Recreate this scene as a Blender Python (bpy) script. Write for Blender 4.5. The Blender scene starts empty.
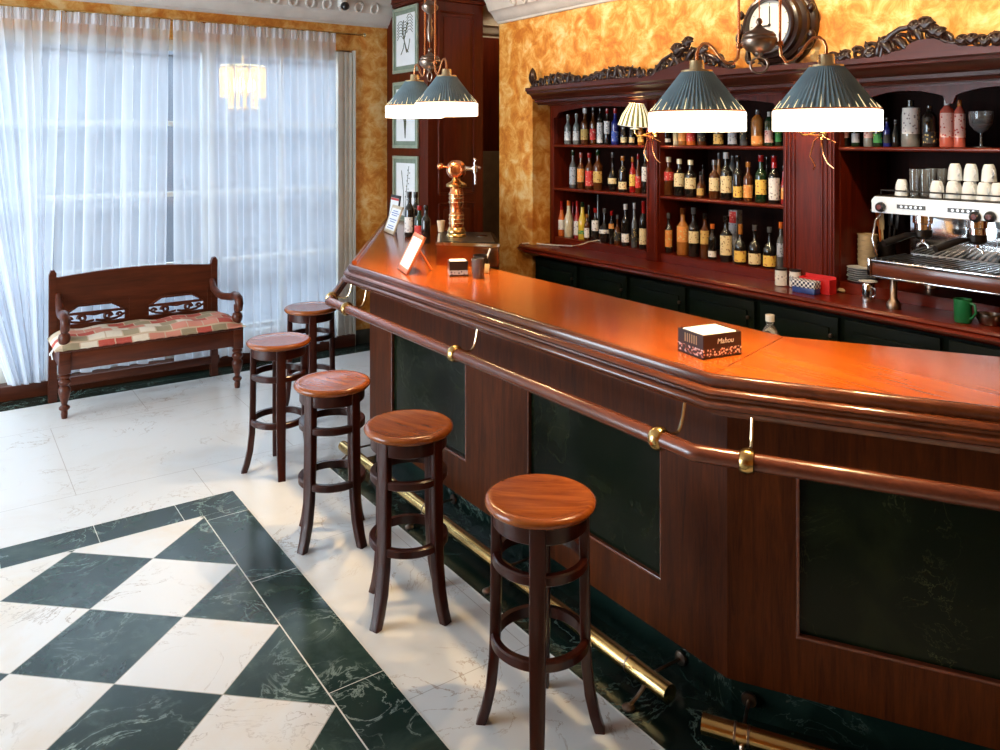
import bpy, bmesh, math, random
from mathutils import Vector, Matrix, noise
PI = math.pi; R = math.radians
random.seed(7)
sc = bpy.context.scene
C = sc.collection

# ---------------------------------------------------------------- camera
EYE = 1.9; YAW = math.atan(561/800.0)
cam_d = bpy.data.cameras.new('camera'); cam = bpy.data.objects.new('camera', cam_d); C.objects.link(cam)
cam.location = (0, 0, EYE); cam.rotation_euler = (PI/2, 0, -YAW)
cam_d.sensor_width = 36; cam_d.lens = 28.8; cam_d.shift_y = -0.2355; cam_d.clip_start = 0.05
sc.camera = cam
# ---------------------------------------------------------------- colour and exposure
sc.view_settings.view_transform = 'Standard'; sc.view_settings.look = 'None'
sc.view_settings.exposure = 0.08; sc.view_settings.gamma = 1.0; sc.view_settings.use_curve_mapping = False
sc.cycles.use_denoising = True
sc.cycles.max_bounces = 8; sc.cycles.diffuse_bounces = 3; sc.cycles.glossy_bounces = 4
sc.cycles.transmission_bounces = 6; sc.cycles.transparent_max_bounces = 12
sc.cycles.caustics_reflective = False; sc.cycles.caustics_refractive = False
sc.cycles.sample_clamp_indirect = 6
# ---------------------------------------------------------------- daylight
w = bpy.data.worlds.new('daylight'); sc.world = w; w.use_nodes = True
bg = w.node_tree.nodes['Background']; bg.inputs[0].default_value = (0.72, 0.86, 1.0, 1); bg.inputs[1].default_value = 8.0
def light(name, kind, loc, energy, col, size=0.1, sy=None, rot=(0,0,0), portal=False, spot=None):
    d = bpy.data.lights.new(name, kind); o = bpy.data.objects.new(name, d); C.objects.link(o)
    o.location = loc; o.rotation_euler = rot; d.energy = energy; d.color = col
    if kind == 'AREA':
        d.shape = 'RECTANGLE' if sy else 'DISK'; d.size = size
        if sy: d.size_y = sy
        d.cycles.is_portal = portal
    else: d.shadow_soft_size = size
    if spot: d.spot_size = spot[0]; d.spot_blend = spot[1]
    return o
# daylight enters through the glazed openings of the left wall and the far wall, and the street door behind
light('portal_left_window', 'AREA', (-2.95, 4.6, 1.35), 0, (1,1,1), 2.6, 3.4, (0, -PI/2, 0), True)
light('portal_far_window', 'AREA', (0.55, 7.05, 1.38), 0, (1,1,1), 5.1, 2.6, (-PI/2, 0, 0), True)
DAY = light('daylight_left_window', 'AREA', (-3.0, 4.7, 1.5), 230, (0.82, 0.92, 1.0), 2.4, 3.2, (0, -PI/2, 0))
WARM = (1.0, 0.62, 0.28)

# ---------------------------------------------------------------- pixel -> place helpers (used offline-style to read positions on real planes)
FX, FY = math.sin(YAW), math.cos(YAW)
def ray(px, py):
    k = (px-500)/800.0
    return (FX+FY*k, FY-FX*k, -(py-139.5)/800.0)
def onX(px, py, X):
    r = ray(px, py); t = X/r[0]; return Vector((X, r[1]*t, EYE+r[2]*t))
def onY(px, py, Y):
    r = ray(px, py); t = Y/r[1]; return Vector((r[0]*t, Y, EYE+r[2]*t))
def onZ(px, py, z):
    r = ray(px, py); t = (z-EYE)/r[2]; return Vector((r[0]*t, r[1]*t, z))

# ---------------------------------------------------------------- materials
class NT:
    def __init__(s, name):
        s.m = bpy.data.materials.new(name); s.m.use_nodes = True; s.t = s.m.node_tree
        s.b = s.t.nodes['Principled BSDF']; s.out = s.t.nodes['Material Output']
    def n(s, ty, **kw):
        x = s.t.nodes.new(ty)
        for k, v in kw.items():
            if k.startswith('i_'): x.inputs[k[2:].replace('_', ' ')].default_value = v
            else: setattr(x, k, v)
        return x
    def l(s, a, b): s.t.links.new(a, b)
    def set(s, **kw):
        for k, v in kw.items():
            s.b.inputs[{'col':'Base Color','rough':'Roughness','metal':'Metallic','coat':'Coat Weight','coatr':'Coat Roughness','trans':'Transmission Weight','ior':'IOR','spec':'Specular IOR Level','em':'Emission Strength','emc':'Emission Color','alpha':'Alpha','sheen':'Sheen Weight'}[k]].default_value = (*v, 1) if isinstance(v, tuple) else v
        return s
    def ramp(s, fac, stops):
        r = s.n('ShaderNodeValToRGB'); e = r.color_ramp.elements
        while len(e) < len(stops): e.new(0.5)
        for i, (p, c) in enumerate(stops): e[i].position = p; e[i].color = (*c, 1)
        s.l(fac, r.inputs[0]); return r.outputs[0]
    def coord(s, scale=(1,1,1), kind='Object', rot=(0,0,0)):
        tc = s.n('ShaderNodeTexCoord'); mp = s.n('ShaderNodeMapping'); mp.inputs['Scale'].default_value = scale
        mp.inputs['Rotation'].default_value = rot
        s.l(tc.outputs[kind], mp.inputs[0]); return mp.outputs[0]
    def noise(s, vec, scale, detail=5, rough=0.55, dist=0.0):
        x = s.n('ShaderNodeTexNoise'); x.inputs['Scale'].default_value = scale; x.inputs['Detail'].default_value = detail
        x.inputs['Roughness'].default_value = rough; x.inputs['Distortion'].default_value = dist
        s.l(vec, x.inputs['Vector']); return x.outputs['Fac']
    def bump(s, h, strength=0.2, dist=0.01):
        x = s.n('ShaderNodeBump'); x.inputs['Strength'].default_value = strength; x.inputs['Distance'].default_value = dist
        s.l(h, x.inputs['Height']); s.l(x.outputs[0], s.b.inputs['Normal'])
    def math(s, op, a, b=None):
        x = s.n('ShaderNodeMath', operation=op)
        for i, v in enumerate((a, b)):
            if v is None: continue
            if isinstance(v, (int, float)): x.inputs[i].default_value = v
            else: s.l(v, x.inputs[i])
        return x.outputs[0]
    def mix(s, f, a, b):
        x = s.n('ShaderNodeMix', data_type='RGBA')
        if isinstance(f, (int, float)): x.inputs[0].default_value = f
        else: s.l(f, x.inputs[0])
        for i, v in ((6, a), (7, b)):
            if isinstance(v, tuple): x.inputs[i].default_value = (*v, 1)
            else: s.l(v, x.inputs[i])
        return x.outputs[2]

def wood(name, dark, lite, axis='z', rough=0.3, coat=0.5, scale=1.0, bump=0.05, spec=0.5):
    m = NT(name)
    sc_ = {'z': (14, 14, 1.2), 'y': (14, 1.2, 14), 'x': (1.2, 14, 14)}[axis]
    v = m.coord(tuple(a*scale for a in sc_))
    f = m.noise(v, 1.6, 8, 0.65, 0.8)
    v2 = m.coord(tuple(a*scale*5 for a in sc_)); f2 = m.noise(v2, 1.5, 3, 0.6)
    g = m.math('ADD', m.math('MULTIPLY', f, 0.75), m.math('MULTIPLY', f2, 0.25))
    m.l(m.ramp(g, [(0.32, dark), (0.66, lite)]), m.b.inputs['Base Color'])
    m.set(rough=rough, coat=coat, coatr=0.12, spec=spec)
    if bump: m.bump(f2, bump, 0.002)
    return m.m
def plain(name, col, rough=0.5, metal=0.0, vary=0.12, scale=12, **kw):
    m = NT(name); f = m.noise(m.coord(), scale, 3)
    a = tuple(max(0, c*(1-vary)) for c in col); b = tuple(min(1, c*(1+vary)) for c in col)
    m.l(m.ramp(f, [(0.35, a), (0.65, b)]), m.b.inputs['Base Color'])
    m.set(rough=rough, metal=metal, **kw); return m.m
def emis(name, col, strength):
    m = NT(name); m.set(col=col, rough=0.5, em=strength, emc=col); return m.m
def marble(name, base, vein, veinw=0.03, scale=1.6, rough=0.15, blot=None, joints=None, blotpos=(0.5, 0.75), spec=0.5):
    m = NT(name); v = m.coord()
    n1 = m.noise(v, scale*1.2, 8, 0.62, 1.2); d = m.math('ABSOLUTE', m.math('SUBTRACT', n1, 0.5))
    f = m.ramp(d, [(0.0, (1,1,1)), (veinw, (0,0,0))])
    n3 = m.noise(v, scale*0.9, 3, 0.5); gate = m.ramp(n3, [(0.45, (0,0,0)), (0.62, (1,1,1))])
    fac = m.math('MULTIPLY', f, gate)
    n2 = m.noise(v, scale*0.8, 6, 0.6, 0.5)
    b2 = blot or tuple(c*1.5 for c in base)
    col = m.ramp(n2, [(blotpos[0], base), (blotpos[1], b2)])
    c = m.mix(fac, col, vein)
    if joints:
        br = m.n('ShaderNodeTexBrick', offset=0.5); br.inputs['Scale'].default_value = 1.0
        br.inputs['Mortar Size'].default_value = 0.0018; br.inputs['Brick Width'].default_value = joints; br.inputs['Row Height'].default_value = joints
        br.inputs['Color1'].default_value = (0,0,0,1); br.inputs['Color2'].default_value = (0,0,0,1); br.inputs['Mortar'].default_value = (1,1,1,1)
        m.l(m.coord(), br.inputs['Vector'])
        c = m.mix(m.math('MULTIPLY', br.outputs['Color'], 0.55), c, tuple(x*0.7 for x in vein))
    m.l(c, m.b.inputs['Base Color']); m.set(rough=rough, spec=spec); return m.m

M = {}
M['stool'] = wood('stool_wood', (0.018, 0.0025, 0.0012), (0.048, 0.007, 0.0025), 'z', 0.28, 0.1, 1.0, 0.05, 0.35)
M['seat'] = wood('seat_wood', (0.15, 0.026, 0.004), (0.38, 0.100, 0.015), 'y', 0.25, 0.3, 1.0, 0.05, 0.4)
M['bench'] = wood('bench_wood', (0.04, 0.008, 0.003), (0.11, 0.024, 0.008), 'x', 0.35, 0.1, 1.0, 0.05, 0.3)
M['bartop'] = wood('bar_top_wood', (0.26, 0.042, 0.003), (0.40, 0.090, 0.007), 'y', 0.24, 0.35, 0.35, 0.0)
M['barmould'] = wood('bar_moulding_wood', (0.06, 0.013, 0.004), (0.14, 0.034, 0.009), 'y', 0.2, 0.35)
M['barfront'] = wood('bar_front_wood', (0.028, 0.0050, 0.0008), (0.098, 0.021, 0.0026), 'z', 0.45, 0.0, 1.6, 0.05, 0.14)
M['railwood'] = wood('rail_wood', (0.08, 0.019, 0.009), (0.17, 0.043, 0.018), 'y', 0.25, 0.3)
M['cab'] = wood('cabinet_wood', (0.05, 0.004, 0.0012), (0.15, 0.014, 0.003), 'z', 0.35, 0.05, 1.0, 0.05, 0.25)
M['caby'] = wood('cabinet_shelf_wood', (0.06, 0.005, 0.0015), (0.17, 0.016, 0.004), 'y', 0.28, 0.15, 1.0, 0.05, 0.3)
M['carve'] = wood('carved_wood', (0.008, 0.003, 0.002), (0.03, 0.009, 0.005), 'y', 0.3, 0.2)
M['cornice'] = wood('cornice_wood', (0.030, 0.005, 0.0025), (0.085, 0.014, 0.006), 'y', 0.28, 0.2, 1.0, 0.05, 0.4)
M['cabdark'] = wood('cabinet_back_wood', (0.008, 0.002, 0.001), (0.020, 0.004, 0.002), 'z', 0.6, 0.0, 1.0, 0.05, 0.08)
M['column'] = wood('column_wood', (0.045, 0.005, 0.0015), (0.11, 0.014, 0.003), 'z', 0.35, 0.05, 1.0, 0.05, 0.25)
M['green_door'] = plain('green_painted_wood', (0.002, 0.007, 0.003), 0.45, spec=0.15)
M['gmarble'] = marble('green_marble', (0.006, 0.016, 0.012), (0.16, 0.23, 0.19), 0.012, 3.2, 0.2, (0.022, 0.045, 0.034), spec=0.3)
M['gborder'] = marble('green_marble_border', (0.012, 0.030, 0.024), (0.30, 0.38, 0.33), 0.014, 3.4, 0.2, (0.055, 0.090, 0.070), spec=0.3)
M['gmarble_panel'] = marble('green_marble_panel', (0.004, 0.007, 0.003), (0.07, 0.075, 0.03), 0.005, 3.6, 0.22, (0.014, 0.018, 0.006), spec=0.12)
M['wmarble'] = marble('cream_marble', (0.80, 0.80, 0.78), (0.45, 0.36, 0.28), 0.008, 2.2, 0.22, (0.72, 0.67, 0.60), 1.2, (0.5, 0.85))
M['brass'] = plain('brass', (0.62, 0.42, 0.16), 0.2, 1.0, 0.1)
M['paleb'] = plain('pale_brass', (0.75, 0.62, 0.38), 0.22, 1.0, 0.1)
M['copper'] = plain('copper', (0.72, 0.30, 0.13), 0.22, 1.0, 0.12)
M['bronze'] = plain('bronze', (0.30, 0.22, 0.17), 0.3, 1.0, 0.2)
M['chrome'] = plain('chrome', (0.75, 0.75, 0.75), 0.12, 1.0, 0.05)
M['steel'] = plain('brushed_steel', (0.55, 0.53, 0.50), 0.28, 1.0, 0.08)
M['blackp'] = plain('black_plastic', (0.012, 0.010, 0.010), 0.3)
M['blacki'] = plain('black_iron', (0.02, 0.015, 0.012), 0.4, 0.6)
M['white'] = plain('white_gloss', (0.80, 0.78, 0.72), 0.25, 0, 0.04)
M['plaster'] = plain('white_plaster', (0.62, 0.56, 0.50), 0.7, 0, 0.06, 6)
M['ceiling'] = plain('ceiling_paint', (0.60, 0.50, 0.42), 0.8, 0, 0.04, 3)
M['frame_white'] = plain('white_painted_frame', (0.72, 0.70, 0.62), 0.45, 0, 0.05)
M['paper'] = plain('white_paper', (0.85, 0.85, 0.84), 0.7, 0, 0.02)
M['white_metal'] = plain('white_enamel', (0.72, 0.78, 0.84), 0.2, 0, 0.04)
M['porcelain'] = plain('porcelain', (0.80, 0.83, 0.84), 0.2, 0, 0.03)
M['red_enamel'] = plain('red_enamel', (0.65, 0.02, 0.02), 0.35)
M['green_plastic'] = plain('green_plastic', (0.01, 0.16, 0.05), 0.4)
M['blue_ceramic'] = plain('blue_ceramic', (0.03, 0.07, 0.28), 0.3)
M['orange_wood'] = wood('orange_wood', (0.40, 0.09, 0.02), (0.62, 0.18, 0.05), 'z', 0.3, 0.4)
M['drip'] = plain('dark_steel', (0.05, 0.045, 0.04), 0.35, 0.7)
M['kraft'] = plain('kraft_paper', (0.42, 0.30, 0.16), 0.7)
M['clay'] = plain('baseboard_marble', (0.05, 0.045, 0.03), 0.25)
M['facade'] = plain('courtyard_wall_paint', (0.10, 0.115, 0.14), 0.9, 0, 0.08, 2)
M['glow'] = emis('lamp_glow', (1.0, 0.83, 0.58), 7.0)
M['bulb'] = emis('bulb_glow', (1.0, 0.76, 0.40), 8.0)
M['band'] = emis('lamp_band_glow', (1.0, 0.88, 0.70), 3.4)
M['slit'] = emis('pleat_gap_glow', (1.0, 0.80, 0.45), 1.1)
M['crystal_glow'] = emis('crystal_glow', (1.0, 0.60, 0.16), 1.0)

def glassm(name, col, rough=0.03, t=0.9):
    m = NT(name); m.set(col=col, rough=rough, trans=t, ior=1.45); return m.m
M['glass'] = glassm('clear_glass', (0.95, 0.97, 0.96))
M['window_glass'] = None
m = NT('window_glass'); tr = m.n('ShaderNodeBsdfTransparent'); tr.inputs[0].default_value = (0.93, 0.95, 0.96, 1)
gl = m.n('ShaderNodeBsdfGlossy'); gl.inputs['Roughness'].default_value = 0.02; ms = m.n('ShaderNodeMixShader'); ms.inputs[0].default_value = 0.07
m.l(tr.outputs[0], ms.inputs[1]); m.l(gl.outputs[0], ms.inputs[2]); m.l(ms.outputs[0], m.out.inputs[0]); M['window_glass'] = m.m

# bottle glass colours
for k, c in dict(green=(0.01,0.035,0.012), dark=(0.012,0.010,0.008), brown=(0.10,0.028,0.006), amber=(0.45,0.16,0.03),
                 clear=(0.22,0.22,0.20), red=(0.35,0.012,0.012), blue=(0.02,0.03,0.22), cream=(0.70,0.62,0.42), white=(0.72,0.70,0.68),
                 yellow=(0.72,0.50,0.05), orange=(0.75,0.17,0.03), grey=(0.10,0.10,0.10), pink=(0.55,0.12,0.08)).items():
    mm = NT('bottle_glass_'+k)
    f = mm.noise(mm.coord(), 25, 2); mm.l(mm.ramp(f, [(0.4, tuple(x*0.85 for x in c)), (0.6, c)]), mm.b.inputs['Base Color'])
    mm.set(rough=0.08, coat=0.6); M['b_'+k] = mm.m
def labelm(name, a, b):
    mm = NT(name); v = mm.coord((60, 60, 60)); x = mm.n('ShaderNodeTexVoronoi'); x.inputs['Scale'].default_value = 0.9; mm.l(v, x.inputs[0])
    mm.l(mm.ramp(x.outputs['Distance'], [(0.22, b), (0.34, a)]), mm.b.inputs['Base Color']); mm.set(rough=0.6); return mm.m
for k, a, b in (('cream',(0.80,0.64,0.34),(0.35,0.18,0.07)), ('white',(0.82,0.78,0.72),(0.30,0.24,0.24)), ('yellow',(0.85,0.55,0.10),(0.4,0.1,0.03)),
                ('orange',(0.80,0.30,0.06),(0.75,0.6,0.25)), ('red',(0.62,0.03,0.02),(0.75,0.4,0.3)), ('pink',(0.80,0.50,0.42),(0.5,0.04,0.03)),
                ('black',(0.02,0.02,0.02),(0.5,0.36,0.12)), ('grey',(0.42,0.44,0.48),(0.12,0.12,0.16)), ('gold',(0.60,0.38,0.10),(0.2,0.08,0.02)), ('blue',(0.05,0.10,0.45),(0.5,0.5,0.6)), ('green',(0.04,0.25,0.06),(0.6,0.5,0.1))):
    M['l_'+k] = labelm('label_paper_'+k, a, b)

# mottled orange stucco
m = NT('orange_stucco'); v = m.coord((1,1,1)); n1 = m.noise(v, 7.5, 5, 0.68, 0.5); n2 = m.noise(v, 1.2, 2)
g = m.math('ADD', m.math('MULTIPLY', n1, 0.8), m.math('MULTIPLY', n2, 0.2))
m.l(m.ramp(g, [(0.37, (0.56, 0.16, 0.012)), (0.46, (0.70, 0.26, 0.03)), (0.54, (0.82, 0.42, 0.10)), (0.63, (0.90, 0.62, 0.27))]), m.b.inputs['Base Color'])
m.set(rough=0.6); m.bump(n1, 0.15, 0.004); M['stucco'] = m.m

# checker of cream and green marble squares laid on the diagonal
def checker(x0, y0, dx, d):
    m = NT('diagonal_marble_tiles'); tc = m.n('ShaderNodeTexCoord'); sp = m.n('ShaderNodeSeparateXYZ'); m.l(tc.outputs['Object'], sp.inputs[0])
    p = m.math('PINGPONG', m.math('ADD', m.math('DIVIDE', m.math('SUBTRACT', sp.outputs[0], x0), dx), 40.0), 0.5)
    q = m.math('PINGPONG', m.math('ADD', m.math('DIVIDE', m.math('SUBTRACT', sp.outputs[1], y0), d), 40.0), 0.5)
    s = m.math('ADD', p, q); isg = m.math('LESS_THAN', s, 0.5)
    jt = m.math('LESS_THAN', m.math('ABSOLUTE', m.math('SUBTRACT', s, 0.5)), 0.0045)
    v = m.coord()
    def mar(base, vein, wid, scl, blot, off):
        n1 = m.noise(v, scl, 8, 0.62, 1.2); dd = m.math('ABSOLUTE', m.math('SUBTRACT', n1, off))
        f = m.ramp(dd, [(0.0, (1,1,1)), (wid, (0,0,0))])
        gate = m.ramp(m.noise(v, scl*0.6, 3), [(0.45, (0,0,0)), (0.62, (1,1,1))])
        c0 = m.ramp(m.noise(v, scl*0.8, 6, 0.6, 0.5), [(0.45, base), (0.75, blot)])
        return m.mix(m.math('MULTIPLY', f, gate), c0, vein)
    gm = mar((0.012,0.030,0.024), (0.30,0.40,0.35), 0.014, 3.4, (0.045,0.085,0.066), 0.5)
    gm2 = m.noise(v, 14.0, 6, 0.7, 0.8); gm = m.mix(m.ramp(gm2, [(0.52, (0,0,0)), (0.72, (0.5,0.5,0.5))]), gm, (0.085, 0.14, 0.115))
    wm = mar((0.83,0.83,0.81), (0.34,0.28,0.22), 0.007, 2.6, (0.78,0.68,0.54), 0.5)
    c = m.mix(isg, wm, gm); c = m.mix(jt, c, (0.45, 0.43, 0.36))
    m.l(c, m.b.inputs['Base Color']); m.set(rough=0.22, spec=0.3); return m.m

# sheer curtain
m = NT('sheer_curtain'); m.t.nodes.remove(m.b)
df = m.n('ShaderNodeBsdfDiffuse'); df.inputs[0].default_value = (0.88, 0.90, 0.94, 1)
tl = m.n('ShaderNodeBsdfTranslucent'); tl.inputs[0].default_value = (0.92, 0.95, 1.0, 1)
tr = m.n('ShaderNodeBsdfTransparent'); tr.inputs[0].default_value = (0.95, 0.97, 1.0, 1)
m1 = m.n('ShaderNodeMixShader'); m1.inputs[0].default_value = 0.5; m.l(df.outputs[0], m1.inputs[1]); m.l(tl.outputs[0], m1.inputs[2])
lw = m.n('ShaderNodeLayerWeight'); lw.inputs[0].default_value = 0.35
fr = m.n('ShaderNodeMapRange'); fr.inputs['To Min'].default_value = 0.52; fr.inputs['To Max'].default_value = 0.0; m.l(lw.outputs['Facing'], fr.inputs[0])
m2 = m.n('ShaderNodeMixShader'); m.l(fr.outputs[0], m2.inputs[0]); m.l(m1.outputs[0], m2.inputs[1]); m.l(tr.outputs[0], m2.inputs[2])
m.l(m2.outputs[0], m.out.inputs[0]); M['curtain'] = m.m

# pleated lampshade fabric and striped small shade
M['shade'] = plain('pleated_blue_grey_fabric', (0.20, 0.29, 0.33), 0.7, 0, 0.12)
m = NT('striped_pleated_shade'); tc = m.n('ShaderNodeTexCoord'); sp = m.n('ShaderNodeSeparateXYZ'); m.l(tc.outputs['Object'], sp.inputs[0])
an = m.math('ARCTAN2', sp.outputs[1], sp.outputs[0]); st = m.math('GREATER_THAN', m.math('SINE', m.math('MULTIPLY', an, 18.0)), 0.0)
c = m.mix(st, (0.16, 0.15, 0.05), (0.95, 0.85, 0.62)); m.l(c, m.b.inputs['Base Color'])
m.l(m.mix(st, (0.10, 0.09, 0.03), (1.0, 0.86, 0.55)), m.b.inputs['Emission Color']); m.set(em=1.0, rough=0.7); M['stripe'] = m.m

# plaid cushion
m = NT('plaid_patchwork_cloth'); v = m.coord((1,1,0)); br = m.n('ShaderNodeTexBrick', offset=0.5); br.inputs['Scale'].default_value = 1.0
br.inputs['Brick Width'].default_value = 0.11; br.inputs['Row Height'].default_value = 0.085; br.inputs['Mortar Size'].default_value = 0.004
br.inputs['Color1'].default_value = (0,0,0,1); br.inputs['Color2'].default_value = (1,1,1,1); br.inputs['Mortar'].default_value = (0.3,0.3,0.3,1); br.inputs['Bias'].default_value = 0
v2 = m.coord((1,1,1), 'Object'); m.l(v2, br.inputs['Vector'])
r_ = m.ramp(br.outputs['Color'], [(0.0, (0.50,0.045,0.03)), (0.22, (0.62,0.48,0.33)), (0.42, (0.32,0.27,0.16)), (0.62, (0.66,0.24,0.17)), (0.8, (0.80,0.72,0.58))])
r_.node.color_ramp.interpolation = 'CONSTANT'
nf = m.noise(v2, 60, 3); m.l(m.mix(m.math('MULTIPLY', nf, 0.3), r_, (0.45,0.3,0.2)), m.b.inputs['Base Color']); m.set(rough=0.85); M['plaid'] = m.m
# white/blue/black chequered tin
m = NT('chequered_tin'); v = m.coord((1,1,1)); ck = m.n('ShaderNodeTexChecker'); ck.inputs['Scale'].default_value = 70
ck.inputs[1].default_value = (0.85,0.85,0.85,1); ck.inputs[2].default_value = (0.02,0.03,0.08,1); m.l(v, ck.inputs[0]); m.l(ck.outputs[0], m.b.inputs['Base Color']); m.set(rough=0.4); M['cheq'] = m.m
# busy printed band of the napkin box
m = NT('printed_card_band'); v = m.coord((110, 110, 110)); x = m.n('ShaderNodeTexVoronoi'); x.inputs['Scale'].default_value = 1.0; m.l(v, x.inputs[0])
m.l(m.ramp(x.outputs['Distance'], [(0.25, (0.75,0.72,0.70)), (0.42, (0.45,0.10,0.03)), (0.55, (0.03,0.015,0.015))]), m.b.inputs['Base Color']); m.set(rough=0.5); M['print'] = m.m
M['boxbrown'] = plain('dark_brown_card', (0.025, 0.010, 0.009), 0.45)

# ---------------------------------------------------------------- mesh builder
class MB:
    def __init__(s): s.bm = bmesh.new()
    def _merge(s, t, mat=None):
        if mat is not None: bmesh.ops.transform(t, matrix=mat, verts=t.verts)
        me = bpy.data.meshes.new('tmp'); t.to_mesh(me); t.free(); s.bm.from_mesh(me); bpy.data.meshes.remove(me); return s
    def box(s, c, size, rz=0, bev=0.0, rot=None):
        t = bmesh.new(); bmesh.ops.create_cube(t, size=1.0)
        bmesh.ops.scale(t, vec=size, verts=t.verts)
        if bev: bmesh.ops.bevel(t, geom=list(t.edges), offset=bev, segments=2, affect='EDGES', profile=0.5)
        m_ = Matrix.Translation(c) @ (rot.to_4x4() if rot else Matrix.Rotation(rz, 4, 'Z'))
        return s._merge(t, m_)
    def b2(s, a, b, bev=0.0):
        c = tuple((a[i]+b[i])/2 for i in range(3)); z = tuple(abs(a[i]-b[i]) for i in range(3)); return s.box(c, z, 0, bev)
    def lathe(s, prof, loc=(0,0,0), seg=24, rot=None, cap=True, ripple=None):
        t = bmesh.new(); rings = []
        for (r, z) in prof:
            if r < 1e-6: rings.append([t.verts.new((0,0,z))])
            else:
                ring = []
                for i in range(seg):
                    a = 2*PI*i/seg; rr = r*(1+(ripple if (i % 2) else 0)) if ripple else r
                    ring.append(t.verts.new((rr*math.cos(a), rr*math.sin(a), z)))
                rings.append(ring)
        for A, B in zip(rings, rings[1:]):
            if len(A) == 1 and len(B) == 1: continue
            for i in range(seg):
                j = (i+1) % seg
                if len(A) == 1: t.faces.new((A[0], B[i], B[j]))
                elif len(B) == 1: t.faces.new((A[i], A[j], B[0]))
                else: t.faces.new((A[i], A[j], B[j], B[i]))
        if cap:
            for rg in (rings[0], rings[-1]):
                if len(rg) > 1: t.faces.new(rg)
        bmesh.ops.recalc_face_normals(t, faces=t.faces)
        m_ = Matrix.Translation(loc) @ (rot.to_4x4() if rot else Matrix.Identity(4))
        return s._merge(t, m_)
    def tube(s, pts, r, seg=10, closed=False):
        pts = [Vector(p) for p in pts]; n = len(pts); t = bmesh.new(); rings = []
        rad = r if isinstance(r, (list, tuple)) else [r]*n
        up = Vector((0,0,1)); prev = None
        for i, p in enumerate(pts):
            if closed: d = pts[(i+1) % n]-pts[i-1]
            else: d = pts[min(i+1, n-1)]-pts[max(i-1, 0)]
            d.normalize()
            if prev is None:
                a = d.cross(up)
                if a.length < 1e-3: a = d.cross(Vector((1,0,0)))
            else: a = prev - d*prev.dot(d)
            a.normalize(); prev = a; b = d.cross(a)
            rings.append([t.verts.new(p+(a*math.cos(2*PI*k/seg)+b*math.sin(2*PI*k/seg))*rad[i]) for k in range(seg)])
        m_ = n if closed else n-1
        for i in range(m_):
            A, B = rings[i], rings[(i+1) % n]
            for k in range(seg): t.faces.new((A[k], A[(k+1) % seg], B[(k+1) % seg], B[k]))
        if not closed:
            t.faces.new(rings[0]); t.faces.new(rings[-1])
        bmesh.ops.recalc_face_normals(t, faces=t.faces)
        return s._merge(t)
    def prism(s, poly, d, mat=None):
        """polygon in XY extruded along +Z by d"""
        t = bmesh.new(); A = [t.verts.new((p[0], p[1], 0)) for p in poly]; B = [t.verts.new((p[0], p[1], d)) for p in poly]
        t.faces.new(A); t.faces.new(B); n = len(poly)
        for i in range(n): t.faces.new((A[i], A[(i+1) % n], B[(i+1) % n], B[i]))
        bmesh.ops.recalc_face_normals(t, faces=t.faces)
        return s._merge(t, mat)
    def yz(s, poly, x0, x1):
        """polygon given as (y,z), extruded from x0 to x1"""
        mt = Matrix(((0,0,1,x0),(1,0,0,0),(0,1,0,0),(0,0,0,1)))
        return s.prism(poly, x1-x0, mt)
    def xz(s, poly, y0, y1):
        mt = Matrix(((1,0,0,0),(0,0,1,y0),(0,1,0,0),(0,0,0,1)))
        return s.prism(poly, y1-y0, mt)
    def strip(s, path, prof, ends=True):
        """sweep the profile [(offset,z)] along the 2D path with mitred corners"""
        t = bmesh.new(); cols = []
        offs = [offset_path(path, o) for o, z in prof]
        for i in range(len(path)):
            cols.append([t.verts.new((offs[k][i][0], offs[k][i][1], prof[k][1])) for k in range(len(prof))])
        for i in range(len(path)-1):
            for k in range(len(prof)-1): t.faces.new((cols[i][k], cols[i+1][k], cols[i+1][k+1], cols[i][k+1]))
        if ends:
            t.faces.new(cols[0]); t.faces.new(cols[-1])
            for i in range(len(path)-1): t.faces.new((cols[i][0], cols[i+1][0], cols[i+1][-1], cols[i][-1]))
        bmesh.ops.recalc_face_normals(t, faces=t.faces)
        return s._merge(t)
    def grid(s, fn, nu, nv):
        t = bmesh.new(); V = [[t.verts.new(fn(i/nu, j/nv)) for j in range(nv+1)] for i in range(nu+1)]
        for i in range(nu):
            for j in range(nv): t.faces.new((V[i][j], V[i+1][j], V[i+1][j+1], V[i][j+1]))
        return s._merge(t)
    def build(s, name, mat, parent=None, smooth=40, origin=None, mods=None):
        me = bpy.data.meshes.new(name)
        if origin is None and parent is not None and parent.get('_w'): origin = parent.location
        if origin is not None: bmesh.ops.translate(s.bm, vec=-Vector(origin), verts=s.bm.verts)
        s.bm.to_mesh(me); s.bm.free()
        if smooth:
            me.polygons.foreach_set('use_smooth', [True]*len(me.polygons)); me.set_sharp_from_angle(angle=R(smooth))
        me.materials.append(mat); o = bpy.data.objects.new(name, me); C.objects.link(o)
        if parent is not None:
            o.parent = parent
        elif origin is not None: o.location = origin
        if parent is not None and parent.type == 'MESH' and origin is not None and not parent.get('_w'): pass
        return o
def line_off(p, q, o):
    d = Vector((q[0]-p[0], q[1]-p[1])).normalized(); n = Vector((-d.y, d.x)); return n*o
def offset_path(path, o):
    """positive offset = to the left of travel"""
    out = []; n = len(path)
    for i in range(n):
        p = Vector(path[i][:2])
        if i == 0: out.append(p+line_off(path[0], path[1], o))
        elif i == n-1: out.append(p+line_off(path[-2], path[-1], o))
        else:
            a = (p-Vector(path[i-1][:2])).normalized(); b = (Vector(path[i+1][:2])-p).normalized()
            na = Vector((-a.y, a.x)); nb = Vector((-b.y, b.x)); m_ = (na+nb).normalized(); out.append(p+m_*(o/m_.dot(na)))
    return out
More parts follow.
